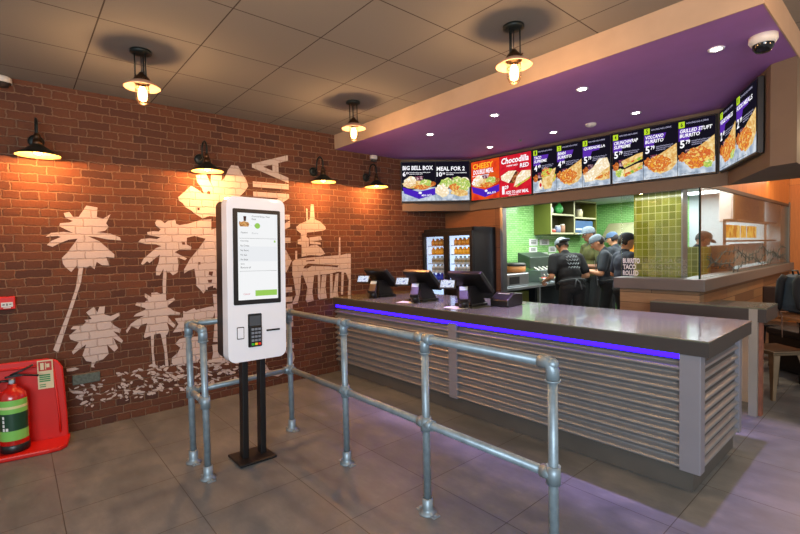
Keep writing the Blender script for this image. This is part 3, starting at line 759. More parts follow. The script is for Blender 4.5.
# action sign
t = thing('fire_action_sign', 'cream fire action notice with red symbol fixed to the red back board', 'sign', (-4.62,.09,.35))
b = MB(); X_ = -4.612
Msg = Matrix.Translation((-4.567,.15,.02)) @ Matrix.Rotation(math.radians(-9), 4, 'Z')
def sq(b, y0, y1, z0, z1, o): 
    P = [Msg @ V((o+.005, y, z)) for y, z in ((y0,z0),(y1,z0),(y1,z1),(y0,z1))]; b._add(P, [(0,1,2,3)]); return b
b = MB(); sq(b, -.05, .05, .43, .66, .001); b.build('notice', mat('cream_notice','d9c9a0',.5,var=.03), t)
b = MB(); sq(b, -.042, .042, .575, .65, .003); b.build('symbol_panel', mat('red_notice','b8281a',.5), t)
b = MB(); sq(b, -.03, -.008, .585, .64, .005); sq(b, .008, .028, .60, .63, .005); sq(b, .0, .006, .585, .64, .005); b.build('symbol', mat('cream_notice','d9c9a0'), t)
b = MB()
for r in range(4): sq(b, -.04, .03, .535-.016*r, .546-.016*r, .003)
for r in range(2): sq(b, -.04, .0, .445+.016*r, .453+.016*r, .003)
b.build('notice_text', mat('green_print','3f8a4e',.5), t)
# fire alarm call sign
t = thing('fire_call_point', 'small red fire alarm call point with white label on the brick wall', 'alarm', (XW,-.06,1.15), 0, None, False)
b = MB(); b.box((.02,0,0), (.04,.1,.1), None, .005); b.build('housing', redp, t)
b = MB(); b.box((.041,.0,-.012), (.004,.07,.036)); fp = b.build('label', paper, t)
b = MB(); b.box((.0435,-.02,-.012), (.002,.014,.008)); b.box((.0435,0,-.012), (.002,.007,.018)); b.box((.0435,.02,-.010), (.002,.014,.006)); b.build('printed_marks', inkm, fp)
b = MB(); b.box((.041,0,-.037), (.004,.045,.008)); b.build('key_cover', paper, t)
tag(MB().box((XW+.012,.43,.445), (.02,.2,.085), None, .006).build('air_vent', mat('grey_green_vent','566058',.8,var=.3,scale=50)), 'grey perforated air brick low in the brick wall under a painted palm', 'vent')

# ------------------------------------------------------------------ drinks fridges and their bottles
fr = thing('drinks_fridge', 'black two-door drinks fridge full of bottles against the brick wall', 'fridge', (-4.235,4.75,0))
fx0, fx1, fy0, fy1, fh = -4.70, -3.77, 4.49, 4.99, 1.78
b = MB(); b.bb(fx0, fx1, fy1-.03, fy1, .06, fh); b.bb(fx0, fx0+.03, fy0+.04, fy1, .06, fh); b.bb(fx1-.03, fx1, fy0+.04, fy1, .06, fh)
b.bb(fx0, fx1, fy0+.04, fy1, fh-.1, fh); b.bb(fx0, fx1, fy0+.04, fy1, .0, .16); b.bb(-4.25, -4.22, fy0+.04, fy1-.03, .16, fh-.1)
b.build('cabinet', mat('fridge_black','17191c',.38), fr, bevel=.004)
b = MB(); b.bb(fx0+.03, -4.25, fy1-.035, fy1-.031, .16, fh-.1); b.bb(-4.22, fx1-.03, fy1-.035, fy1-.031, .16, fh-.1)
b.bb(fx0+.03, fx0+.034, fy0+.06, fy1-.035, .16, fh-.1); b.bb(-4.22, -4.216, fy0+.06, fy1-.035, .16, fh-.1); b.build('lit_liner', mat('white_liner','e6eef4',.5,var=.01,emit='cfe4ff',es=1.1), fr)
shz = [.93, 1.05, 1.17, 1.29, 1.42, 1.545]
for z in shz[1:]:
    b = MB(); b.bb(fx0+.035, -4.252, fy0+.08, fy1-.04, z-.012, z); b.bb(-4.215, fx1-.035, fy0+.08, fy1-.04, z-.012, z); b.build('shelf', mat('white_wire','c9d2d8',.4), fr)
for x0, x1 in ((fx0, -4.237), (-4.233, fx1)):
    b = MB(); w = .042
    b.bb(x0, x0+w, fy0, fy0+.036, .14, fh-.05); b.bb(x1-w, x1, fy0, fy0+.036, .14, fh-.05); b.bb(x0+w, x1-w, fy0, fy0+.036, .14, .2); b.bb(x0+w, x1-w, fy0, fy0+.036, fh-.11, fh-.05)
    d = b.build('door', black, fr, bevel=.003)
    lowz = .2 if x0 == fx0 else 1.02
    b = MB(); b.bb(x0+w, x1-w, fy0+.014, fy0+.02, lowz, fh-.11); b.build('pane', M_FRGLASS, d)
    if lowz > .5:
        b = MB(); b.bb(x0+w, x1-w, fy0+.01, fy0+.03, .2, lowz); b.build('lower_panel', black, d)
    b = MB(); b.bb(x1-.03, x1-.012, fy0-.025, fy0-.01, .8, 1.15); b.bb(x1-.03,x1-.012,fy0-.012,fy0,.82,.84); b.bb(x1-.03,x1-.012,fy0-.012,fy0,1.11,1.13); b.build('handle', steel, d)
kinds = [('teal', '2f8fb0', '1f6a86', '1d5a7a'), ('blue', '1c3cc0', '2a50d8', '1c3a90'), ('white', 'd8d4c8', '8a8a80', '707a78'), ('clear', 'b8c0b8', '8a7a50', '403830'), ('yellow', 'd89a1c', 'e8b430', 'b0301c'), ('amber', 'b8741c', 'c8902c', '7a301c')]
bot = {}
def bottle_proto(kind, c1, c2, c3):
    t = thing('drink_bottle', 'x', 'bottle', (0,0,0), 0, None, False)
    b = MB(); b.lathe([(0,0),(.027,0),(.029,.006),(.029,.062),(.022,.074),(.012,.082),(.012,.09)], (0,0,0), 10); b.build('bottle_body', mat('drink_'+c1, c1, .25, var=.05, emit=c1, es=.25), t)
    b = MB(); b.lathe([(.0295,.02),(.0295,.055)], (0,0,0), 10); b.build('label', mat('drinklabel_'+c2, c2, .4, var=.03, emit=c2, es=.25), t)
    b = MB(); b.lathe([(.014,.088),(.014,.1),(0,.1)], (0,0,0), 10); b.build('cap', mat('drinkcap_'+c3, c3, .4), t)
    return t
ordn = ['bottom', 'second', 'third', 'fourth', 'fifth', 'top']
for si, z in enumerate(shz):
    kd = kinds[si]
    for di, (x0, x1, side) in enumerate(((fx0+.1, -4.29, 'left'), (-4.16, fx1-.09, 'right'))):
        for row in range(2):
            for i in range(5):
                x = x0+(x1-x0)*i/4; y = fy0+.13+.1*row
                lab = '%s bottle in the %s row on the %s shelf of the %s fridge door' % (kd[0], 'front' if row == 0 else 'second', ordn[si], side)
                g = '%s bottles %s row %s shelf %s door' % (kd[0], ('front','second')[row], ordn[si], side)
                if si not in bot:
                    p = bottle_proto(*kd); bot[si] = p; p.location = (x,y,z+.001); p['label'] = lab; p['group'] = g
                else: dup(bot[si], (x,y,z+.001), None, lab, g)

# ------------------------------------------------------------------ menu screens
NAVY = glow('menu_night','16131f',1.0); W_ = glow('menu_white','f2f0f6',1.15); PUR = glow('menu_purple','5b2fa8',1.05); LIME = glow('menu_lime','b4d42c',1.1)
TABLE = glow('menu_table','9aa9bd',1.0,'bcc8d6',14,'d6dde6'); GRY = glow('menu_pale','b8b4d4',1.0)
BOX = glow('menu_boxpurple','4a24b8',1.05); REDB = glow('menu_red','c41a2c',1.05,'d82030',6,'b81428'); ORB = glow('menu_orange','d85a1c',1.05,'e8481c',5,'c83020'); ORT = glow('menu_yellow','ffb030',1.15)
TORT = glow('food_tortilla','f0d8a0',1.05,'e6c078',30,'d8a058'); FILL = glow('food_filling','e8a038',1.05,'c8482c',34,'f0d070'); GREENF = glow('food_salad','7ab040',1.05,'e8d060',34,'d05030')
LETT = glow('food_lettuce','d8d870',1.05,'8cb848',30,'f0ecb0'); WRAPD = glow('food_dark','4a2a1c',1.0,'8a4a28',30,'c88a50'); CUPC = glow('food_cup','8a3a5c',1.0,'3c2430',30,'d8b0b8')
NUG = glow('food_nuggets','c8682c',1.05,'a04a20',40,'e09048'); WHF = glow('food_pale','f6ecd8',1.1,'e8d0a0',24,'fff8ea')
def menu_screen(cx, cy, ux, uy, label, panels):
    u = V((ux,uy,0)).normalized(); n = V((u.y,-u.x,0)); Wd, Hd = .944, .532; zc = 2.434
    c = V((cx,cy,zc)); t = thing('menu_screen', label, 'menu screen', c, 0, 'menu screens on the bulkhead')
    up = V((0,0,1)); Rm = Matrix((u, n, up)).transposed().to_4x4()
    b = MB(); b.box(c-n*.022, (Wd+.014, .04, Hd+.03), Rm, .004); b.build('bezel', black, t)
    np_ = len(panels); pw = Wd/np_
    for i, P in enumerate(panels):
        o = c - u*Wd/2 - up*Hd/2 + u*(pw*i+.002)
        w, h = pw-.004, Hd
        class L:  # layered shapes on the lit surface
            k = 0
        made = {}
        def at(x, y, lv): return o + u*(x*w) + up*(y*h) + n*(.0006+.0005*lv)
        def poly(mt, name, pts, lv, par=None):
            key = (name, lv)
            made.setdefault(key, (MB(), mt))[0].poly([at(x, y, lv) for x, y in pts])
        def txt(mt, name, s_, x, y, tw, th, bold=.03, sh=.0, lv=6):
            made.setdefault((name, lv), (MB(), mt))[0].text(s_, at(x, y, lv), u, up, tw*w, th*h, bold, shear=sh)
        def ell(cx_, cy_, rx, ry, rot=0, n_=22, wob=0, sd=1):
            r = random.Random(sd); out = []
            for k_ in range(n_):
                a = 2*PI*k_/n_; q = 1+wob*(r.random()-.5)*2; X, Y = rx*q*math.cos(a), ry*q*math.sin(a)*1.0
                asp = w/h; out.append((cx_+X*math.cos(rot)-Y*math.sin(rot)/asp*1, cy_+X*math.sin(rot)*asp+Y*math.cos(rot)))
            return out
        bgm = {'dark': NAVY, 'red': REDB, 'orange': ORB}[P['bg']]
        b = MB(); b.quad(at(0,0,0), u*w, up*h); root = b.build('panel', bgm, t)
        if P['bg'] == 'dark':
            tbl = [(0,0),(1,0),(1,.36),(.65,.33),(0,.26)] if P.get('bx') else [(0,0),(1,0),(1,.28),(.5,.24),(0,.3)]
            poly(TABLE, 'table_top', tbl, 1)
        if P.get('tag'):
            poly(LIME, 'number_tag', [(.02,.87),(.19,.87),(.19,.985),(.02,.985)], 1); txt(NAVY, 'tag_number', P['tag'], .08, .89, .06, .08, .02)
            txt(GRY, 'tag_line', 'WITH FRIES AND A DRINK', .23, .925, .6, .03, .01)
            poly(PUR, 'title_strip', [(.02,.63),(.3,.63),(.36,.74),(.62,.75),(.68,.85),(.02,.86)], 2)
            for q, l_ in enumerate(P['title']): txt(W_, 'title', l_, .05, .775-.085*q, min(.86, .078*len(l_)), .068, .03, .12)
            txt(W_, 'price', P['price'][0], .06, .50, .13, .145, .03); txt(W_, 'price', P['price'][1], .22, .565, .12, .075, .03)
            for q in range(3): txt(GRY, 'small_print', ('seasoned beef and lettuce with','cheese and a warm tortilla','served with fries')[q], .38, .60-.035*q, (.5,.45,.28)[q], .026, .01)
            txt(inkm if 0 else NAVY, 'foot_note', 'Adults need around 2000 kcal a day', .06, .02, .5, .022, .01)
            # nuggets and cup behind
            poly(CUPC, 'cup', [(.24,.33),(.37,.33),(.41,.46),(.2,.46)], 2)
            poly(NUG, 'nuggets', ell(.12,.34,.11,.085,0,16,.25,3), 3)
        f = P['food']
        if f == 'taco':
            poly(GREENF, 'filling', ell(.66,.36,.30,.20,.5,26,.12,4), 3); poly(TORT, 'shell', [(.36,.2),(.5,.06),(.78,.07),(.92,.36),(.98,.52),(.86,.5),(.7,.36),(.5,.34),(.4,.3)], 4)
            poly(WHF, 'wrapper', [(.24,.26),(.36,.30),(.42,.14),(.36,.06),(.26,.1)], 5); poly(REDB, 'wrapper_dots', ell(.33,.17,.05,.045), 6)
        elif f == 'burrito':
            poly(TORT, 'tortilla', [(.3,.42),(.5,.46),(.98,.62),(.99,.26),(.84,.14),(.5,.08),(.2,.2)], 3); poly(FILL, 'filling', ell(.46,.28,.34,.16,.05,26,.12,6), 4)
        elif f == 'stuft':
            poly(TORT, 'tortilla', [(.26,.42),(.6,.5),(.98,.66),(.99,.2),(.8,.12),(.4,.12)], 3); poly(FILL, 'filling', ell(.55,.3,.42,.19,.1,28,.13,9), 4); poly(LETT, 'salad', ell(.82,.16,.13,.07,.3,16,.2,8), 5)
        elif f == 'quesadilla':
            poly(WHF, 'tortilla', [(.1,.1),(.04,.26),(.4,.4),(.6,.56),(.9,.56),(.99,.4),(.99,.16),(.5,.12)], 3); poly(TORT, 'crust', [(.42,.14),(.6,.24),(.99,.38),(.99,.12),(.7,.1)], 4); poly(FILL, 'filling', [(.44,.15),(.6,.2),(.99,.27),(.99,.2),(.62,.14)], 5)
        elif f == 'crunch':
            for q in range(2):
                yy = .10+.19*q
                poly(TORT, 'tortilla', [(.34,.06+yy),(.4,.0+yy),(.98,.13+yy),(.99,.26+yy),(.8,.24+yy),(.3,.14+yy)], 3+q)
                poly(GREENF, 'filling', [(.34,.06+yy),(.98,.19+yy),(.98,.13+yy),(.4,.01+yy)], 5+q)
            poly(LETT, 'salad', ell(.25,.2,.15,.09,.3,16,.2,8), 5)
        elif f == 'box':
            poly(WHF, 'wrapped_food', ell(.24,.50,.2,.13,.5,20,.1,3), 3); poly(TORT, 'tortilla', ell(.42,.42,.4,.1,0,22,.12,5), 3); poly(LETT, 'salad', ell(.7,.45,.17,.11,.2,20,.15,6), 4)
            poly(FILL, 'filling', ell(.58,.36,.26,.06,0,20,.2,2), 5); poly(CUPC, 'cup', [(.42,.50),(.6,.50),(.64,.64),(.38,.64)], 2); poly(NUG, 'nuggets', ell(.9,.44,.1,.07,0,16,.2,6), 3)
            poly(BOX, 'meal_box', [(.02,.36),(.5,.24),(.99,.33),(.99,.16),(.5,.05),(.06,.2)], 6)
            txt(W_, 'box_lettering', 'MEAL BOX', .58, .12, .3, .05, .02, .1, 8); poly(W_, 'box_lettering', ell(.54,.21,.05,.03), 8); poly(NAVY, 'box_edge', [(.495,.24),(.505,.24),(.505,.05),(.495,.05)], 7)
        elif f == 'platter':
            poly(LETT, 'salad', ell(.3,.46,.2,.12,.4,22,.15,3), 3); poly(LETT, 'salad', ell(.72,.4,.3,.2,-.2,26,.12,5), 3); poly(WHF, 'loaded_fries', ell(.18,.26,.22,.16,-.2,24,.15,9), 4)
            poly(FILL, 'filling', ell(.55,.34,.16,.09,0,20,.2,2), 5); poly(TORT, 'tortilla', ell(.7,.2,.28,.09,-.1,22,.15,7), 4); poly(CUPC, 'cup', [(.5,.46),(.68,.46),(.71,.6),(.47,.6)], 2); poly(WHF, 'bread_roll', ell(.86,.5,.14,.1), 2)
        elif f == 'choc':
            poly(WHF, 'folded_tortilla', [(.04,.52),(.3,.62),(.55,.60),(.42,.44),(.3,.32),(.06,.42)], 3); poly(WRAPD, 'filling', [(.3,.32),(.46,.3),(.62,.56),(.52,.58)], 4); poly(WHF, 'folded_tortilla', [(.46,.22),(.99,.42),(.99,.56),(.72,.58),(.56,.46)], 4); poly(GREENF, 'filling', [(.46,.22),(.99,.42),(.95,.36),(.55,.2)], 5)
        if P['bg'] != 'dark' or not P.get('tag'):
            for (s_, x, y, tw, th, cm, shx) in P['text']:
                txt({'w': W_, 'o': ORT}[cm], ('lettering' if y > .35 else 'lower_lettering') if cm == 'w' else 'orange_lettering', s_, x, y, tw, th, .03, shx)
        for (nm, lv), (mb, mt) in sorted(made.items(), key=lambda q: q[0][1]): mb.build(nm, mt, root)
    return t
menu_screen(-4.381,4.467,.566,.711,'menu screen showing a big bell box and a meal for two beside the brick wall',[
 dict(bg='dark',bx=1,food='box',text=[('BIG BELL BOX',.03,.80,.9,.11,'w',.05),('6',.03,.64,.09,.12,'w',0),('99',.13,.69,.08,.06,'w',0),('Crunchy wrap, taco, fries, sauce',.23,.72,.62,.03,'w',0),('chips and a regular drink',.23,.68,.4,.03,'w',0)]),
 dict(bg='dark',bx=1,food='platter',text=[('MEAL FOR 2',.03,.77,.84,.11,'w',.05),('10',.03,.62,.16,.12,'w',0),('99',.2,.67,.08,.06,'w',0),('Two mains, two tacos, loaded fries',.31,.70,.62,.03,'w',0),('two drinks',.31,.66,.22,.03,'w',0)])])
menu_screen(-3.657,4.946,2.897,.117,'red menu screen advertising a cheesy double meal and a chocolate dessert',[
 dict(bg='orange',food='box',text=[('CHEESY',.06,.80,.72,.14,'o',.08),('DOUBLE MEAL',.08,.66,.72,.12,'w',.08),('NEW cheesy crunchy favourites',.05,.60,.6,.035,'w',0),('6',.03,.4,.12,.14,'w',0),('49',.17,.46,.1,.08,'w',0)]),
 dict(bg='red',food='choc',text=[('Chocodilla',.05,.80,.88,.15,'w',.15),('POPPING CANDY',.24,.72,.36,.04,'w',0),('RED',.66,.655,.27,.10,'w',.08),('1',.08,.06,.08,.2,'w',0),('29',.17,.18,.12,.09,'w',0),('ADD TO ANY MEAL',.2,.05,.72,.08,'w',0),('limited time only',.3,.01,.3,.03,'w',0)])])
menu_screen(-2.691,4.985,2.897,.117,'menu screen with a taco, a burrito and a quesadilla on dark panels',[
 dict(bg='dark',tag='1',title=['TACO','SUPREME'],price=('4','49'),food='taco'),
 dict(bg='dark',tag='2',title=['BEAN','BURRITO'],price=('4','99'),food='burrito'),
 dict(bg='dark',tag='3',title=['QUESADILLA'],price=('5','79'),food='quesadilla')])
menu_screen(-1.726,5.024,2.897,.117,'menu screen with crunchwrap, volcano burrito and grilled stuft burrito panels',[
 dict(bg='dark',tag='4',title=['CRUNCHWRAP','SUPREME'],price=('5','79'),food='crunch'),
 dict(bg='dark',tag='5',title=['VOLCANO','BURRITO'],price=('5','79'),food='burrito'),
 dict(bg='dark',tag='6',title=['GRILLED STUFT','BURRITO'],price=('5','79'),food='stuft')])
menu_screen(-1.005,4.62,.456,-.89,'menu screen on the angled right wing with two dark salad panels',[
 dict(bg='dark',tag='7',title=['VEGETABLES'],price=('2','49'),food='stuft'),
 dict(bg='dark',tag='8',title=['KIDS MEALS'],price=('2','99'),food='burrito')])

# ------------------------------------------------------------------ tills on the counter
lit = glow('till_screen','c9d4f0',1.0,'eef2fa',40,'8a96c8')
def till(x, y, label, reader=True):
    x -= .06; y -= .08
    t = thing('till', label, 'till', (x,y,.936), 0, 'black tills on the counter', False); t.scale = (1.12,1.12,.98)
    b = MB(); b.box((0,.06,.012), (.2,.22,.024), None, .006); b.build('base', black, t)
    b = MB(); b.poly([(-.07,.16,.02),(-.07,-.04,.02),(-.07,-.06,.2),(-.07,.06,.2)], .15, (1,0,0)); b.build('stand', black, t)
    pass
    b = MB(); b.box((.02,.03,.235), (.37,.27,.045), Matrix.Rotation(math.radians(-50), 4, 'X'), .008); s_ = b.build('touchscreen', black, t)
    b = MB(); b.box((.02,.056,.252), (.33,.235,.004), Matrix.Rotation(math.radians(-50), 4, 'X')); b.build('staff_display', mat('till_glass','20262e',.08), s_)
    R2 = Matrix.Rotation(math.radians(28), 4, 'Z') @ Matrix.Rotation(math.radians(62), 4, 'X')
    b = MB(); b.cone((-.1,-.0,.17), (-.13,-.06,.20), .014, n=8); b.box((-.14,-.09,.215), (.15,.10,.022), R2, .005); cds = b.build('customer_display', black, t)
    b = MB(); b.box(V((-.14,-.09,.215))+ (R2 @ V((0,0,.0118))), (.125,.078,.002), R2); b.build('lit_face', lit, cds)
    if reader:
        R3 = Matrix.Rotation(math.radians(40), 4, 'Z') @ Matrix.Rotation(math.radians(38), 4, 'X')
        b = MB(); b.cone((.07,-.12,0), (.07,-.12,.09), .045, .03, 14); b.build('reader_stand', black, t)
        b = MB(); b.box((.07,-.12,.13), (.085,.19,.045), R3, .01); cr = b.build('card_reader', black, t)
        b = MB(); b.box(V((.07,-.12,.13))+(R3 @ V((0,.055,.0232))), (.065,.05,.002), R3); b.build('reader_screen', mat('reader_glass','9fb4bc',.1,emit='8fb0b8',es=.25), cr)
    return t
till(-4.23,3.42,'black till with lit customer display standing nearest the brick wall')
till(-3.50,3.42,'middle black till with card reader on the counter in front of the fridge')
till(-2.82,3.42,'black till with card reader beside the receipt printer')
t = thing('receipt_printer', 'squat black receipt printer on the counter beside the till nearest the kitchen opening', 'printer', (-2.60,3.60,.936), .1, None, False)
b = MB(); b.poly([(-.10,-.14,0),(-.10,.14,0),(-.10,.14,.11),(-.10,-.02,.13),(-.10,-.14,.07)], .20, (1,0,0)); b.build('housing', black, t, bevel=.012)
b = MB(); b.bb(-.06, .06, -.06, -.04, .115, .121); b.build('paper_slot', paper, t)
for x, y, rz, l in ((-3.56,3.16,.3,'white leaflet lying on the counter below the middle till'), (-2.86,3.15,-.2,'white leaflet lying on the counter in front of the till beside the printer')):
    t = tag(MB().box((0,0,.0015), (.2,.14,.002), Matrix.Rotation(rz, 4, 'Z')).build('leaflet', paper), l, 'leaflet'); t.location = (x,y,.9355)

# ------------------------------------------------------------------ kitchen
pt_ = thing('prep_table', 'long stainless prep table along the green tiled kitchen wall', 'table', (-4.25,7.1,0))
b = MB(); b.bb(-4.70, -3.86, 5.3, 9.3, .86, .90); b.build('worktop', steel, pt_, bevel=.004)
b = MB(); b.bb(-4.68, -4.58, 5.3, 9.3, .90, 1.0); b.build('upstand', steel, pt_)
for y in (5.36, 6.25, 7.2, 8.2, 9.24):
    for x in (-3.9,):
        b = MB(); b.bb(x-.02, x+.02, y-.02, y+.02, 0, .86); b.build('leg', steel, pt_)
b = MB(); b.bb(-4.68, -4.0, 6.3, 9.2, .1, .84); b.build('under_fridge', mat('dark_steel','23282b',.35,.5), pt_)
b = MB(); b.bb(-4.0, -3.985, 6.35, 7.1, .14, .8); b.build('fridge_door', mat('dark_steel','23282b'), pt_, bevel=.004)
b = MB(); b.bb(-4.68, -4.05, 5.4, 6.2, .1, .8); b.build('under_cupboard', olivep, pt_)
# equipment on the prep table
t = thing('steamer', 'steel counter steamer with control panel at the near end of the prep table', 'appliance', (-4.2,5.75,.901), 0, None, False)
b = MB(); b.box((0,0,.1), (.5,.62,.2), None, .015); b.build('housing', steel, t)
b = MB(); b.bb(-.2, .2, -.313, -.31, .03, .16); b.bb(.251, .254, -.2, .05, .04, .15); b.build('control_panel', black, t)
t = thing('round_tin', 'orange brown round wooden steamer tub on the steel steamer', 'container', (-4.14,5.95,1.102), 0, None, False)
b = MB(); b.lathe([(0,0),(.16,0),(.17,.02),(.17,.12),(0,.12)], (0,0,0), 28); b.build('tub', mat('bamboo','c4854a',.5), t)
b = MB(); b.lathe([(.172,.1),(.176,.1),(.176,.13),(.15,.15),(0,.155)], (0,0,0), 28); b.build('lid', mat('dark_lid','2c2a28',.4), t)
t = thing('contact_grill', 'dark steel contact grill with raised lid on the prep table', 'appliance', (-4.32,6.95,.901), 0, None, False)
b = MB(); b.box((0,0,.1), (.5,.7,.2), None, .01); b.build('body', mat('grill_steel','7c868a',.35,.7), t)
b = MB(); b.poly([(-.2,-.36,.28),(.05,-.36,.22),(.05,-.36,.42),(-.2,-.36,.5)], .72, (0,1,0)); b.build('lid', mat('green_grey_steel','4c5a50',.35,.5), t, bevel=.01)
for i in range(4):
    b = MB(); b.tube([(.05,-.24+.13*i,.24),(.2,-.26+.13*i,.17),(.27,-.27+.13*i,.10)], .016, 8); b.build('handle', whitep, t)
for i, (y, c, nm, lb) in enumerate(((6.5,'c23a2a','sauce_tub','red sauce tub on the prep table beside the steamer'), (6.62,'d8cf6a','lettuce_tub','pale yellow green food tub on the prep table'), (6.95,'d4d8d8','tortilla_tray','white tray on the prep table beside the capped worker'))):
    o = thing(nm, lb, 'tub', (-3.95,y+.1*i,.901), 0, None, False)
    b = MB(); b.lathe([(0,.0),(.07,0),(.085,.09),(.08,.09),(.066,.02)], (0,0,0), 18); b.build('tub', steel, o)
    b = MB(); b.lathe([(.079,.075),(.05,.095),(0,.1)], (0,0,0), 14); b.build('contents', mat('food_'+nm, c, .6), o)
# wall notices
def notice(x0, y0, x1, y1, lab):
    a = wall_yz(x0,y0); c = wall_yz(x1,y1)
    t = thing('wall_notice', lab, 'notice', (XW+.003, (a[0]+c[0])/2, (a[1]+c[1])/2), 0, 'paper notices on the green tiles')
    b = MB(); b.bb(XW+.002, XW+.005, a[0], c[0], c[1], a[1]); b.build('sheet', paper, t)
    b = MB(); h = a[1]-c[1]; w = c[0]-a[0]
    for q in range(3): b.bb(XW+.005, XW+.0062, a[0]+w*.2, c[0]-w*.2, c[1]+h*(.22+.22*q), c[1]+h*(.33+.22*q))
    b.build('printed_lines', inkm, t)
for q in ((529,239,537.5,245.5,'white paper notice top left of the sheets on the green tiles'), (539.5,239.5,549,245,'white paper notice at the top right of the sheets on the green tiles'), (529,247,537,252,'white paper notice at the middle left of the sheets on the green tiles'), (548.5,246.5,556,252,'white paper notice at the middle right of the sheets near the capped worker'), (533,253.5,540.5,258.5,'lowest left paper notice above the contact grill'), (541.5,252.5,547.5,257.5,'lowest middle paper notice above the contact grill'), (548.5,253.5,555,258.5,'lowest right paper notice above the contact grill')): notice(*q)
# wall cabinet with cubbies
cb = thing('wall_cabinet', 'olive open wall cabinet with four cubbies on the green kitchen wall', 'cabinet', (-4.55,8.3,1.72))
cy0, cym, cy1, cz0, cz1 = 7.42, 8.28, 9.2, 1.72, 2.39
b = MB(); b.bb(-4.718, -4.37, cy0, cy0+.03, cz0, cz1); b.build('side_panel', olivep, cb)
b = MB(); b.bb(-4.718, -4.37, cy1-.03, cy1, cz0, cz1); b.build('side_panel', olivep, cb)
b = MB(); b.bb(-4.718, -4.70, cy0+.03, cy1-.03, cz0, cz1); b.build('back_panel', mat('dark_olive','3c3a1c',.6), cb)
b = MB()
for y0_, y1_, zs in ((cy0+.0, cym, (cz0, 2.07, cz1-.03)), (cym, cy1, (cz0, 2.03, cz1-.03))):
    for z in zs: b.bb(-4.70, -4.375, y0_+.03, y1_-.03, z, z+.03)
b.bb(-4.70, -4.375, cym-.018, cym+.018, cz0, cz1); b.build('shelf', mat('mid_olive','4c4a22',.6), cb)
b = MB()
for y0_, y1_, zs in ((cy0+.03, cym, (cz0, 2.07, cz1-.03)), (cym, cy1-.03, (cz0, 2.03, cz1-.03))):
    for z in zs: b.bb(-4.375, -4.366, y0_, y1_, z, z+.03)
b.bb(-4.375, -4.366, cym-.018, cym+.018, cz0, cz1); b.bb(-4.37, -4.364, cy0, cy0+.03, cz0, cz1); b.build('front_edging', creamp, cb)
def jar(y, z, h, r, c, lab, cat='jar', nm='jar'):
    o = thing(nm, lab, cat, (-4.5,y,z), 0, None, False)
    b = MB(); b.lathe([(0,0),(r,0),(r,h*.8),(r*.7,h*.9)], (0,0,0), 12); b.build('body', mat('jar_'+c, c, .4), o)
    b = MB(); b.lathe([(r*.8,h*.86),(r*.8,h),(0,h)], (0,0,0), 12); b.build('lid', whitep, o)
jar(7.52,1.751,.11,.05,'d8cfa8','cream jar leftmost in the lower cabinet cubby'); jar(7.72,1.751,.07,.05,'b04a38','small red tub in the lower cabinet cubby'); jar(7.88,1.751,.14,.06,'8a93b0','grey blue jar in the middle of the lower cubby'); jar(8.06,1.751,.17,.05,'b5876a','tall tan bottle at the right of the lower cubby','bottle','sauce_bottle')
jar(7.6,2.101,.12,.07,'c9cfc4','pale round pot in the upper cubby beside a green bag','pot','round_pot'); jar(8.45,2.061,.1,.05,'9aa8a8','pale glass jar in the upper right cubby'); jar(8.72,2.061,.17,.07,'cfc9a0','cream carton standing in the upper right cubby','carton','carton')
o = thing('green_bag', 'green bag of herbs in the upper cubby of the wall cabinet', 'bag', (-4.5,7.93,2.101), 0, None, False)
b = MB(); b.ball((0,0,.1), .1, 2, (.8,1.1,1)); b.cone((0,0,.15), (0,.02,.23), .05, .02, 10); b.build('bag', mat('green_film','3f9a4a',.3,var=.4,scale=30), o)
o = thing('blue_box', 'large blue box filling the lower right cabinet cubby', 'box', (-4.53,8.72,1.751), 0, None, False)
b = MB(); b.box((0,0,.12), (.28,.72,.24), None, .01); b.build('carton', mat('blue_card','3a5c86',.5), o)
b = MB(); b.box((.142,0,.07), (.004,.72,.03)); b.build('tape', paper, o)
# extractor hood on the back wall
hd = thing('extractor_hood', 'stainless extractor hood low on the kitchen back wall', 'hood', (-3.7,9.6,1.55))
b = MB(); b.poly([(-4.3,9.94,1.55),(-4.3,9.3,1.55),(-4.3,9.3,1.68),(-4.3,9.6,1.95),(-4.3,9.94,1.95)], .62, (1,0,0)); b.build('hood_body', mat('brown_steel','80805e',.4,.3), hd)
b = MB(); b.bb(-3.66, -2.95, 9.4, 9.94, 1.5, 1.95); b.build('duct_panel', mat('pale_steel','9fb0b6',.35,.3), hd)
oven = thing('heated_cabinet', 'orange lit heated food cabinet at the back of the kitchen', 'appliance', (-3.6,9.1,0))
b = MB(); b.bb(-3.8, -3.1, 8.95, 9.3, 0, 1.62); b.build('housing', steel, oven)
b = MB(); b.bb(-3.75, -3.15, 8.94, 8.949, 1.35, 1.55); b.build('lit_window', glow('oven_glow','f09020',1.2,'ffb040',10,'d86a10'), oven)

# beyond the side glass
u_ = thing('reflection_shelf', 'wooden shelf unit whose amber panels stand for reflections in the side glass', 'shelf', (-1.66,8.4,1.0))  # made-up unit; its amber parts stand for the restaurant reflected in the glass
b = MB(); b.bb(-1.74, -1.58, 7.35, 9.9, 1.50, 1.525); b.build('shelf', mat('walnut','86664a',.5), u_)
b = MB(); b.bb(-1.74, -1.58, 7.35, 9.9, 1.79, 1.815); b.build('shelf', mat('walnut','86664a',.5), u_)
for y in (7.35, 9.86): 
    b = MB(); b.bb(-1.74, -1.71, y, y+.03, 1.147, 1.79); b.build('upright', mat('walnut','86664a',.5), u_)
b = MB(); b.bb(-1.76, -1.742, 7.95, 9.9, 1.815, 2.39); b.build('reflected_brick', mat('reflected_brick_tone','9c7848',.5,var=.2,scale=14), u_)  # amber colour stands for the reflected brick wall
b = MB(); b.bb(-1.76, -1.742, 7.7, 9.9, 1.147, 1.47); b.build('lower_panel', mat('cream_panel','c4c0b8',.5), u_)
b = MB()
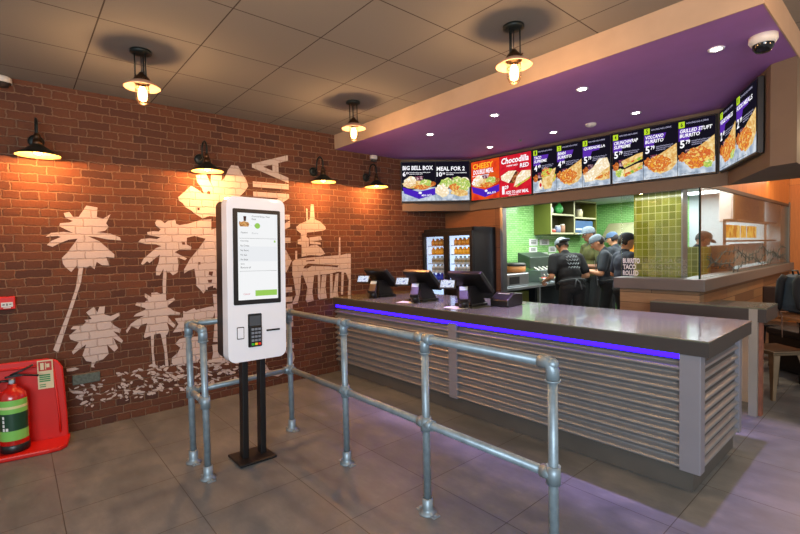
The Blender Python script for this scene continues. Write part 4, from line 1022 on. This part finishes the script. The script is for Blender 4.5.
for y0_, y1_ in ((7.55,8.25),(8.34,8.62),(8.72,9.3)): b.bb(-1.75, -1.74, y0_, y1_, 1.56, 1.745)
b.build('reflected_windows', glow('reflected_window_glow','e0902c',1.1,'f8c858',3,'c87a28'), u_)  # glow stands for bright windows reflected in the glass
o = thing('hanging_cabinet', 'pale pinkish hanging cabinet near the kitchen ceiling behind the side glass', 'cabinet', (-1.9,8.2,1.8))
b = MB(); b.bb(-2.12, -1.78, 8.75, 9.1, 1.83, 2.39); b.build('carcass', mat('pale_pink_laminate','cdbcb2',.5), o)
b = MB(); b.bb(-2.115, -1.955, 8.735, 8.75, 1.84, 2.38); b.build('door', mat('pale_pink_laminate','cdbcb2'), o, bevel=.003)
b = MB(); b.bb(-1.945, -1.785, 8.735, 8.75, 1.84, 2.38); b.build('door', mat('pale_pink_laminate','cdbcb2'), o, bevel=.003)
b = MB(); b.bb(-2.06, -1.72, 6.62, 6.75, 0, 1.45); struct(b.build('wall_low', M_OLIVE))
for i, (x, z, l) in enumerate(((-1.64,1.2,'brown cardboard carton on the dark bin behind the side glass'),)):
    o = thing('cardboard_carton', l, 'box', (x,6.9,z), 0, None, False)
    b = MB(); b.box((0,0,.13), (.2,.3,.26), None, .004); b.build('box', mat('cardboard','8a6a52',.7), o)
    b = MB(); b.box((0,0,.2615), (.04,.3,.003)); b.build('tape', mat('tape','a8805a',.4), o)
o = thing('waste_bin', 'dark square bin under the brown carton behind the side glass', 'bin', (-1.66,6.9,0), 0, None, False)
b = MB(); b.box((0,0,.58), (.2,.32,1.16), None, .01); b.build('body', mat('bin_grey','5c4a40',.5), o)
b = MB(); b.box((0,0,1.18), (.22,.34,.04), None, .01); b.build('lid', black, o)
# kitchen ceiling panels
for i, (x, y, l) in enumerate(((-2.5,9.3,'square lit ceiling panel at the far end of the kitchen ceiling'), (-2.2,7.6,'square lit ceiling panel over the low olive wall in the kitchen'), (-3.6,6.6,'square lit ceiling panel over the prep table in the kitchen'))):
    o = thing('ceiling_panel_light', l, 'ceiling light', (x,y,2.4), 0, 'lit panels in the kitchen ceiling', False)
    b = MB(); b.box((0,0,-.006), (.6,.6,.012)); b.build('frame', whitep, o)
    b = MB(); b.box((0,0,-.0135), (.54,.54,.003)); b.build('diffuser', glow('panel_glow','f2fbff',6), o)

# ------------------------------------------------------------------ people
def remeshed(mb, vox, sm=4):
    me = bpy.data.meshes.new('tmp'); mb.bm.to_mesh(me); mb.bm.free()
    o = bpy.data.objects.new('tmp', me); COL.objects.link(o)
    r = o.modifiers.new('r', 'REMESH'); r.mode = 'VOXEL'; r.voxel_size = vox; r.use_smooth_shade = True
    s_ = o.modifiers.new('s', 'SMOOTH'); s_.factor = .5; s_.iterations = sm
    dg = bpy.context.evaluated_depsgraph_get(); dg.update()
    out = bpy.data.meshes.new_from_object(o.evaluated_get(dg)); bpy.data.objects.remove(o)
    for p in out.polygons: p.use_smooth = True
    return out
def mobj(name, me, mt, parent, extra=None):
    if extra:
        bm = bmesh.new(); bm.from_mesh(me)
        extra.bm.to_mesh(bpy.data.meshes.new('t')); tm = bpy.data.meshes.new('t'); extra.bm.to_mesh(tm); bm.from_mesh(tm); bm.to_mesh(me); bm.free(); extra.bm.free()
    o = bpy.data.objects.new(name, me); COL.objects.link(o); me.materials.clear(); me.materials.append(mt); o.parent = parent; return o
def finger_hand(mb, w, d, nrm, side):
    """palm, four curled fingers of different length and a thumb; d = direction of the hand, nrm = palm normal"""
    d = V(d).normalized(); nrm = (V(nrm)-d*d.dot(V(nrm))).normalized(); s = d.cross(nrm)*side
    w = V(w); pc = w+d*.045
    for k_ in range(4):
        o = (k_-1.5)*.019
        mb.capsule(w+s*o*.6, w+d*.085+s*o, .013, .0115, 8)
        L = (.034,.04,.037,.028)[k_]; b0 = w+d*.085+s*o
        p1 = b0+d*L+nrm*L*.35; p2 = p1+d*L*.55+nrm*L*.75; p3 = p2+d*L*.1+nrm*L*.6
        mb.capsule(b0, p1, .0095, .009, 8); mb.capsule(p1, p2, .009, .0082, 8); mb.capsule(p2, p3, .0082, .007, 8)
    t0 = w+d*.025-s*.022; t1 = t0+d*.03-s*.03+nrm*.012; t2 = t1+d*.03-s*.006+nrm*.014
    mb.capsule(t0, t1, .012, .0105, 8); mb.capsule(t1, t2, .0105, .008, 8)
def person(label, loc, rot,  lean=10, head=(0,20), elb=((.1,.27,1.08),(.1,-.27,1.08)), wri=((.36,.14,1.05),(.36,-.14,1.05)), shirt=charc, sk=skin, cap=capm, capdir=1, apron=False, build=1.0, print_=False, feet=((.06,.11),(-.03,-.11)), visor=True):
    t = thing('person', label, 'person', (loc[0],loc[1],0), rot, 'kitchen staff', False)
    T = Matrix.Translation((0,0,.95)) @ Matrix.Rotation(math.radians(lean), 4, 'Y') @ Matrix.Translation((0,0,-.95))
    def X(x, y, z): return T @ V((x,y,z))
    pel = V((0,0,.95)); neck = X(.0,0,1.46); hm = Matrix.Translation(neck) @ Matrix.Rotation(math.radians(head[0]), 4, 'Z') @ Matrix.Rotation(math.radians(lean*.4+head[1]), 4, 'Y')
    def H(x, y, z): return hm @ V((x,y,z))
    k_ = build
    sh = [X(0,.175*k_,1.40), X(0,-.175*k_,1.40)]; hip = [V((0,.09,.93)), V((0,-.09,.93))]
    kn = [V((feet[0][0]*.6+.03,.10,.50)), V((feet[1][0]*.6+.03,-.10,.50))]; an = [V((feet[0][0]-.02,feet[0][1],.085)), V((feet[1][0]-.02,feet[1][1],.085))]
    def torso(mb, g=0.0):
        mb.ball(X(0,0,.99), 1, 2, (.115*k_+g,.16*k_+g,.12+g)); mb.ball(X(0,0,1.14), 1, 2, (.105*k_+g,.145*k_+g,.14+g)); mb.ball(X(.0,0,1.30), 1, 2, (.115*k_+g,.17*k_+g,.15+g))
        mb.capsule(X(0,.13*k_,1.405), X(0,-.13*k_,1.405), .062+g, .062+g); 
    def arm(mb, i, g=0.0, full=True):
        e, w = V(elb[i]), V(wri[i])
        if full:
            mb.capsule(sh[i], e, .052+g, .041+g); mb.capsule(e, w, .040+g, .027+g)
        else:
            m_ = sh[i].lerp(e, .72); mb.capsule(sh[i], m_, .056+g, .055+g)
    def legs(mb, g=0.0):
        for i in (0,1):
            mb.capsule(hip[i], kn[i], .082+g, .058+g); mb.capsule(kn[i], an[i], .056+g, .040+g)
    b = MB(); torso(b); legs(b)
    for i in (0,1):
        arm(b, i); b.capsule(an[i], an[i]+V((.12,0,-.035)), .038, .032)
    b.capsule(X(0,0,1.42), H(.0,0,.06), .055, .052)
    b.ball(H(.012,0,.155), 1, 3, (.092,.074,.108), hm.to_3x3().to_4x4()); b.ball(H(.045,0,.085), 1, 2, (.05,.05,.045), hm.to_3x3().to_4x4())
    b.cone(H(.095,0,.165), H(.122,0,.128), .012, .017, 8); b.ball(H(.112,0,.13), .015, 2)
    for s in (-1,1): b.ball(H(.0,s*.076,.145), 1, 2, (.02,.01,.032), hm.to_3x3().to_4x4())
    b.capsule(H(.088,-.02,.092), H(.088,.02,.092), .011, .011, 8)
    me = remeshed(b, .0085, 3)
    hx = MB()
    for i, s in ((0,1),(1,-1)):
        e, w = V(elb[i]), V(wri[i]); finger_hand(hx, w, (w-e), (0,-s*.4,-1), s)
    mobj('body', me, sk, t, hx)
    for s in (-1,1):
        b = MB(); b.ball(H(.094,s*.032,.168), .011, 2); b.build('eye', mat('eye_white','d8d4cc',.2), t)
        b = MB(); b.tube([H(.098,s*.018,.192),H(.1,s*.034,.197),H(.09,s*.05,.19)], .005, 6); b.build('eyebrow', hairm, t)
    b = MB(); torso(b, .012); arm(b, 0, .013, False); arm(b, 1, .013, False); b.capsule(X(0,0,1.42), X(0,0,1.475), .066, .062); so_ = mobj('shirt', remeshed(b, .011, 4), shirt, t)
    b = MB(); legs(b, .014); b.ball(V((0,0,.94)), 1, 2, (.128*k_,.17*k_,.11)); mobj('trousers', remeshed(b, .012, 4), dkcloth, t)
    for i in (0,1):
        b = MB(); b.capsule(an[i]+V((-.03,0,-.04)), an[i]+V((.14,0,-.048)), .045, .037); me = remeshed(b, .01, 2); mobj('shoe', me, black, t)
    b = MB(); b.ball(H(-.012,0,.165), 1, 3, (.097,.081,.106), hm.to_3x3().to_4x4())
    # hair: back and sides only
    for v in list(b.bm.verts):
        q = hm.inverted() @ v.co
        if q.x > .03 or q.z < .09: b.bm.verts.remove(v)
    b.build('hair', hairm, t)
    # cap with visor
    b = MB(); cm = hm @ Matrix.Translation((.005,0,.178)) @ Matrix.Rotation(math.radians(-6), 4, 'Y')
    b.lathe([(.104,-.0),(.104,.03),(.094,.066),(.066,.092),(.03,.104),(0,.106)], (0,0,0), 26)
    for v in b.bm.verts: v.co = cm @ V((v.co.x, v.co.y*.86, v.co.z))
    co = b.build('cap', cap, t)
    b = MB(); pts = [(.085+.095*math.cos(a)*1.0, .078*math.sin(a)) for a in [math.radians(-90+15*i) for i in range(13)]]
    b.poly([cm @ V((x*capdir, y, .012-.12*max(0, x-.08))) for x, y in pts], .006, cm.to_3x3() @ V((0,0,1))); b.build('visor', cap, co)
    if apron:
        b = MB(); b.poly([X(.135*k_,y,z) for y, z in ((-.1,1.32),(.1,1.32),(.16,1.08),(.17,.95),(-.17,.95),(-.16,1.08))], .008, (1,0,0)); b.build('apron', black, t)
        b = MB(); b.tube([X(.12*k_*math.cos(a)*1.12, .165*k_*math.sin(a)*1.08, 1.02) for a in [2*PI*i/24 for i in range(24)]], .011, 6, True)
        b.tube([X(-.135*k_,0,1.02), X(-.15*k_,.03,.97), X(-.14*k_,.05,.9)], .009, 6); b.tube([X(-.135*k_,0,1.02), X(-.15*k_,-.03,.96), X(-.14*k_,-.04,.86)], .009, 6); b.build('apron_strings', mat('grey_tape','4a5054',.8), t)
    if print_:
        b = MB(); r = random.Random(5)
        for q in range(4):
            z = 1.36-.055*q; pts = []
            for i in range(16):
                y = -.08+.16*i/15; zz = z+.016*math.sin(i*1.7+q)
                pts.append(X(-.125-.004*k_-.035*(1-abs(y)/.17)+.0, y, zz))
            b.tube(pts, .005, 5)
        b.build('back_print', mat('pale_print','8a9498',.7), so_)
    return t
pp = person('capped kitchen worker in a dark shirt seen from behind at the prep table', (-3.17,5.94), math.atan2(.55,-.84), 22, (0,26), ((.08,.26,1.10),(.08,-.26,1.10)), ((.34,.22,1.03),(.33,-.08,1.02)), dkcloth, skin, mat('pale_cap_cloth','8d9aa6',.8,var=.5,scale=30), -1, True, 1.08, True); pp.scale = (1.03,1.03,.97)
pp = person('worker in charcoal shirt and grey cap looking down at something in both hands', (-2.98,6.62), math.atan2(-.45,-.89), 6, (0,30), ((.1,.25,1.12),(.1,-.25,1.12)), ((.33,.08,1.16),(.33,-.08,1.15)), charc, skin, capm, 1, True, 1.02); pp.scale = (.98,.98,.97)
pp = person('dark-faced worker in a grey cap standing behind the two nearest workers', (-3.5,7.25), math.atan2(-.75,-.45), 4, (0,12), ((.05,.27,1.1),(.05,-.27,1.1)), ((.3,.1,1.12),(.3,-.1,1.1)), mat('olive_brown_cloth','4a4a24',.85,var=.5,scale=9), skin2, capm, 1, False, 1.0); pp.scale = (1.05,1.05,1.045)
person('worker in a blue-grey cap half hidden behind the worker in charcoal', (-3.42,8.0), math.atan2(.2,-.97), 6, (0,16), ((.1,.26,1.1),(.1,-.26,1.1)), ((.35,.1,1.05),(.35,-.1,1.05)), charc, skin, mat('blue_cap_cloth','4a6484',.8,var=.3), 1)
pp = person('worker in navy shirt and dark cap partly hidden by the olive tiled pier', (-2.58,6.2), math.atan2(.757,.65), 2, (0,6), ((.0,.29,1.14),(.05,-.27,1.12)), ((.24,.34,1.06),(.3,-.12,1.08)), navy, skin, mat('dark_cap_cloth','1c2430',.8), 1, False, 1.06); pp.scale = (1,1,.955)
person('worker in dark cap bending forward behind the side glass', (-2.24,7.42), math.atan2(.757,.65), 24, (0,22), ((.15,.25,1.08),(.15,-.25,1.08)), ((.42,.12,1.0),(.42,-.12,1.0)), dkcloth, skin2, mat('brown_cap_cloth','453c34',.8), 1)
ph = thing('phone', 'black handheld device held by the worker in charcoal', 'phone', (-3.29,6.47,1.20), math.atan2(-.45,-.89), None, False)
b = MB(); b.box((0,0,0), (.012,.08,.15), Matrix.Rotation(math.radians(-40), 4, 'Y'), .004); b.build('body', black, ph)

# ------------------------------------------------------------------ table, bag and chair beyond the counter end
ta = math.atan2(-.62,.78)
t = thing('dining_table', 'wooden dining table beyond the counter end with a bag on it', 'table', (-.58,5.86,0), ta, None, False)
b = MB(); b.box((0,.02,.735), (.9,.6,.035), None, .004); b.build('tabletop', mat('oak_top','8a5a34',.5,var=.2,scale=12), t)
for x in (-.3,.3):
    b = MB(); b.box((x,.1,.37), (.05,.05,.72)); b.build('leg', blackm, t)
t = thing('backpack', 'dark grey backpack with two black padded straps standing on the wooden table', 'bag', (-.80,6.0,.7535), ta, None, False)
b = MB()
for v in [(0,0,.17)]: b.box((0,.06,.2), (.40,.22,.40), None, .09)
b.build('bag_body', mat('bag_cloth','3a4a56',.8,var=.15,scale=30), t)
for s in (-1,1):
    b = MB(); b.tube([(s*.085,-.04,.385),(s*.09,-.075,.33),(s*.10,-.08,.2),(s*.12,-.07,.08),(s*.14,-.04,.02)], [.03,.036,.036,.03,.012], 10); b.build('strap', mat('strap_black','0d0f14',.8), t)
b = MB(); b.tube([(-.03,.0,.40),(-.03,-.01,.44),(.03,-.01,.44),(.03,.0,.40)], .009, 8); b.build('grab_loop', black, t)
b = MB(); b.tube([(-.16,-.04,.03),(-.06,-.12,.015),(.08,-.22,.012),(.14,-.275,.0),(.16,-.292,-.06),(.165,-.293,-.2)], .006, 6); b.build('loose_strap', mat('strap_tan','6a5040',.7), t)
# pressed steel chair
t = thing('metal_stool', 'gunmetal pressed steel stool with splayed legs tucked under the wooden table', 'stool', (-.90,5.62,0), ta, None, False)
gm = mat('gunmetal','8c7a64',.32,.85,var=.15)
b = MB(); b.box((0,0,.445), (.36,.35,.022), None, .009); b.box((0,0,.425), (.33,.32,.03), None, .008); b.build('seat', gm, t)
for sx in (-1,1):
    for sy in (-1,1):
        b = MB(); p0 = V((sx*.145,sy*.14,.43)); p1 = V((sx*.215,sy*.21,0)); d = (p1-p0)
        w0, w1 = .06, .024; ax = V((sx,0,0)); ay = V((0,sy,0))
        b._add([p0, p0-ax*w0, p1-ax*w1, p1], [(0,1,2,3)]); b._add([p0, p0-ay*w0, p1-ay*w1, p1], [(0,1,2,3)])
        b.build('leg', gm, t, solid=.006)
t = thing('dark_chair', 'dark chair in shadow by the plank partition behind the grey return shelf', 'chair', (-1.12,7.3,0), .1, None, False)
b = MB(); b.box((0,0,.44), (.38,.38,.03), None, .01); b.build('seat', black, t)
for sx in (-1,1):
    for sy in (-1,1):
        b = MB(); b.cone((sx*.15,sy*.15,.44), (sx*.18,sy*.18,0), .014, .012, 10); b.build('leg', black, t)
b = MB(); b.box((0,.18,.74), (.38,.03,.34), None, .012); b.build('backrest', mat('brown_leather','3a2418',.5), t)
b = MB(); b.cone((-.16,.17,.44), (-.17,.185,.6), .012, n=8); b.cone((.16,.17,.44), (.17,.185,.6), .012, n=8); b.build('back_post', black, t)

t = thing('bench_seat', 'black upholstered bench seat in shadow behind the wooden table', 'bench', (-.57,6.58,0), ta, None, False)
b = MB(); b.box((0,0,.21), (1.1,.46,.40), None, .01); b.build('base', black, t)
b = MB(); b.box((0,-.01,.45), (1.12,.5,.08), None, .025); b.build('seat', mat('black_vinyl','17161a',.5), t)
b = MB(); b.box((0,.2,.62), (1.12,.08,.3), None, .025); b.build('backrest', mat('black_vinyl','17161a',.5), t)

# ------------------------------------------------------------------ lights
def area(name, loc, tgt, sx, sy, power, col, spread=180):
    l = bpy.data.lights.new(name, 'AREA'); l.shape = 'RECTANGLE'; l.size = sx; l.size_y = sy; l.energy = power; l.color = col; l.spread = math.radians(spread)
    o = bpy.data.objects.new(name, l); COL.objects.link(o); o.location = loc
    o.rotation_euler = (V(tgt)-V(loc)).to_track_quat('-Z', 'Y').to_euler(); return o
area('street_window_light', (2.0,-2.2,2.0), (-3.2,2.2,.5), 3.2, 1.6, 240, (.80,.90,1.0))
area('kitchen_light', (-3.5,6.6,2.36), (-3.5,6.6,0), 1.6, 2.2, 95, (.93,1,.95))
area('kitchen_light', (-2.4,8.6,2.36), (-2.4,8.6,0), 1.2, 1.6, 50, (.93,.98,1.0))
area('kitchen_light', (-3.6,8.9,2.36), (-3.6,8.9,0), 1.2, 1.4, 40, (.95,1,.95))  # extra fill added to brighten the back of the kitchen
area('added_shelf_fill', (-1.5,8.0,2.36), (-1.55,8.0,0), .12, 3.2, 16, (1,.9,.75))  # unseen light added to brighten the shelf fronts behind the side glass
area('added_pier_fill', (-1.9,5.2,2.03), (-1.9,5.3,1.3), .6, .08, 3.2, (1,.95,.85))  # unseen strip added under the bulkhead to brighten the olive pier
lamp('added_dining_fill', (-.3,7.2,2.7), 110, (1,.68,.4), .1)  # unseen warm fill added for the orange wall
lamp('added_dining_fill', (1.1,3.4,2.5), 40, (1,.55,.25), .1)  # unseen warm fill added for the counter end and nearby floor
lamp('added_dining_fill', (-.6,8.7,3.6), 80, (1,.68,.4), .2)  # second unseen fill, added higher up for the orange wall
w = bpy.data.worlds.new('world'); S.world = w; w.use_nodes = True
bg = w.node_tree.nodes['Background']; bg.inputs[0].default_value = (.95,.92,.9,1); bg.inputs[1].default_value = .5
S.view_settings.view_transform = 'Standard'; S.view_settings.look = 'None'; S.view_settings.exposure = 0; S.view_settings.gamma = 1
S.cycles.max_bounces = 8; S.cycles.transparent_max_bounces = 12; S.cycles.sample_clamp_indirect = 4; S.cycles.caustics_reflective = False; S.cycles.caustics_refractive = False
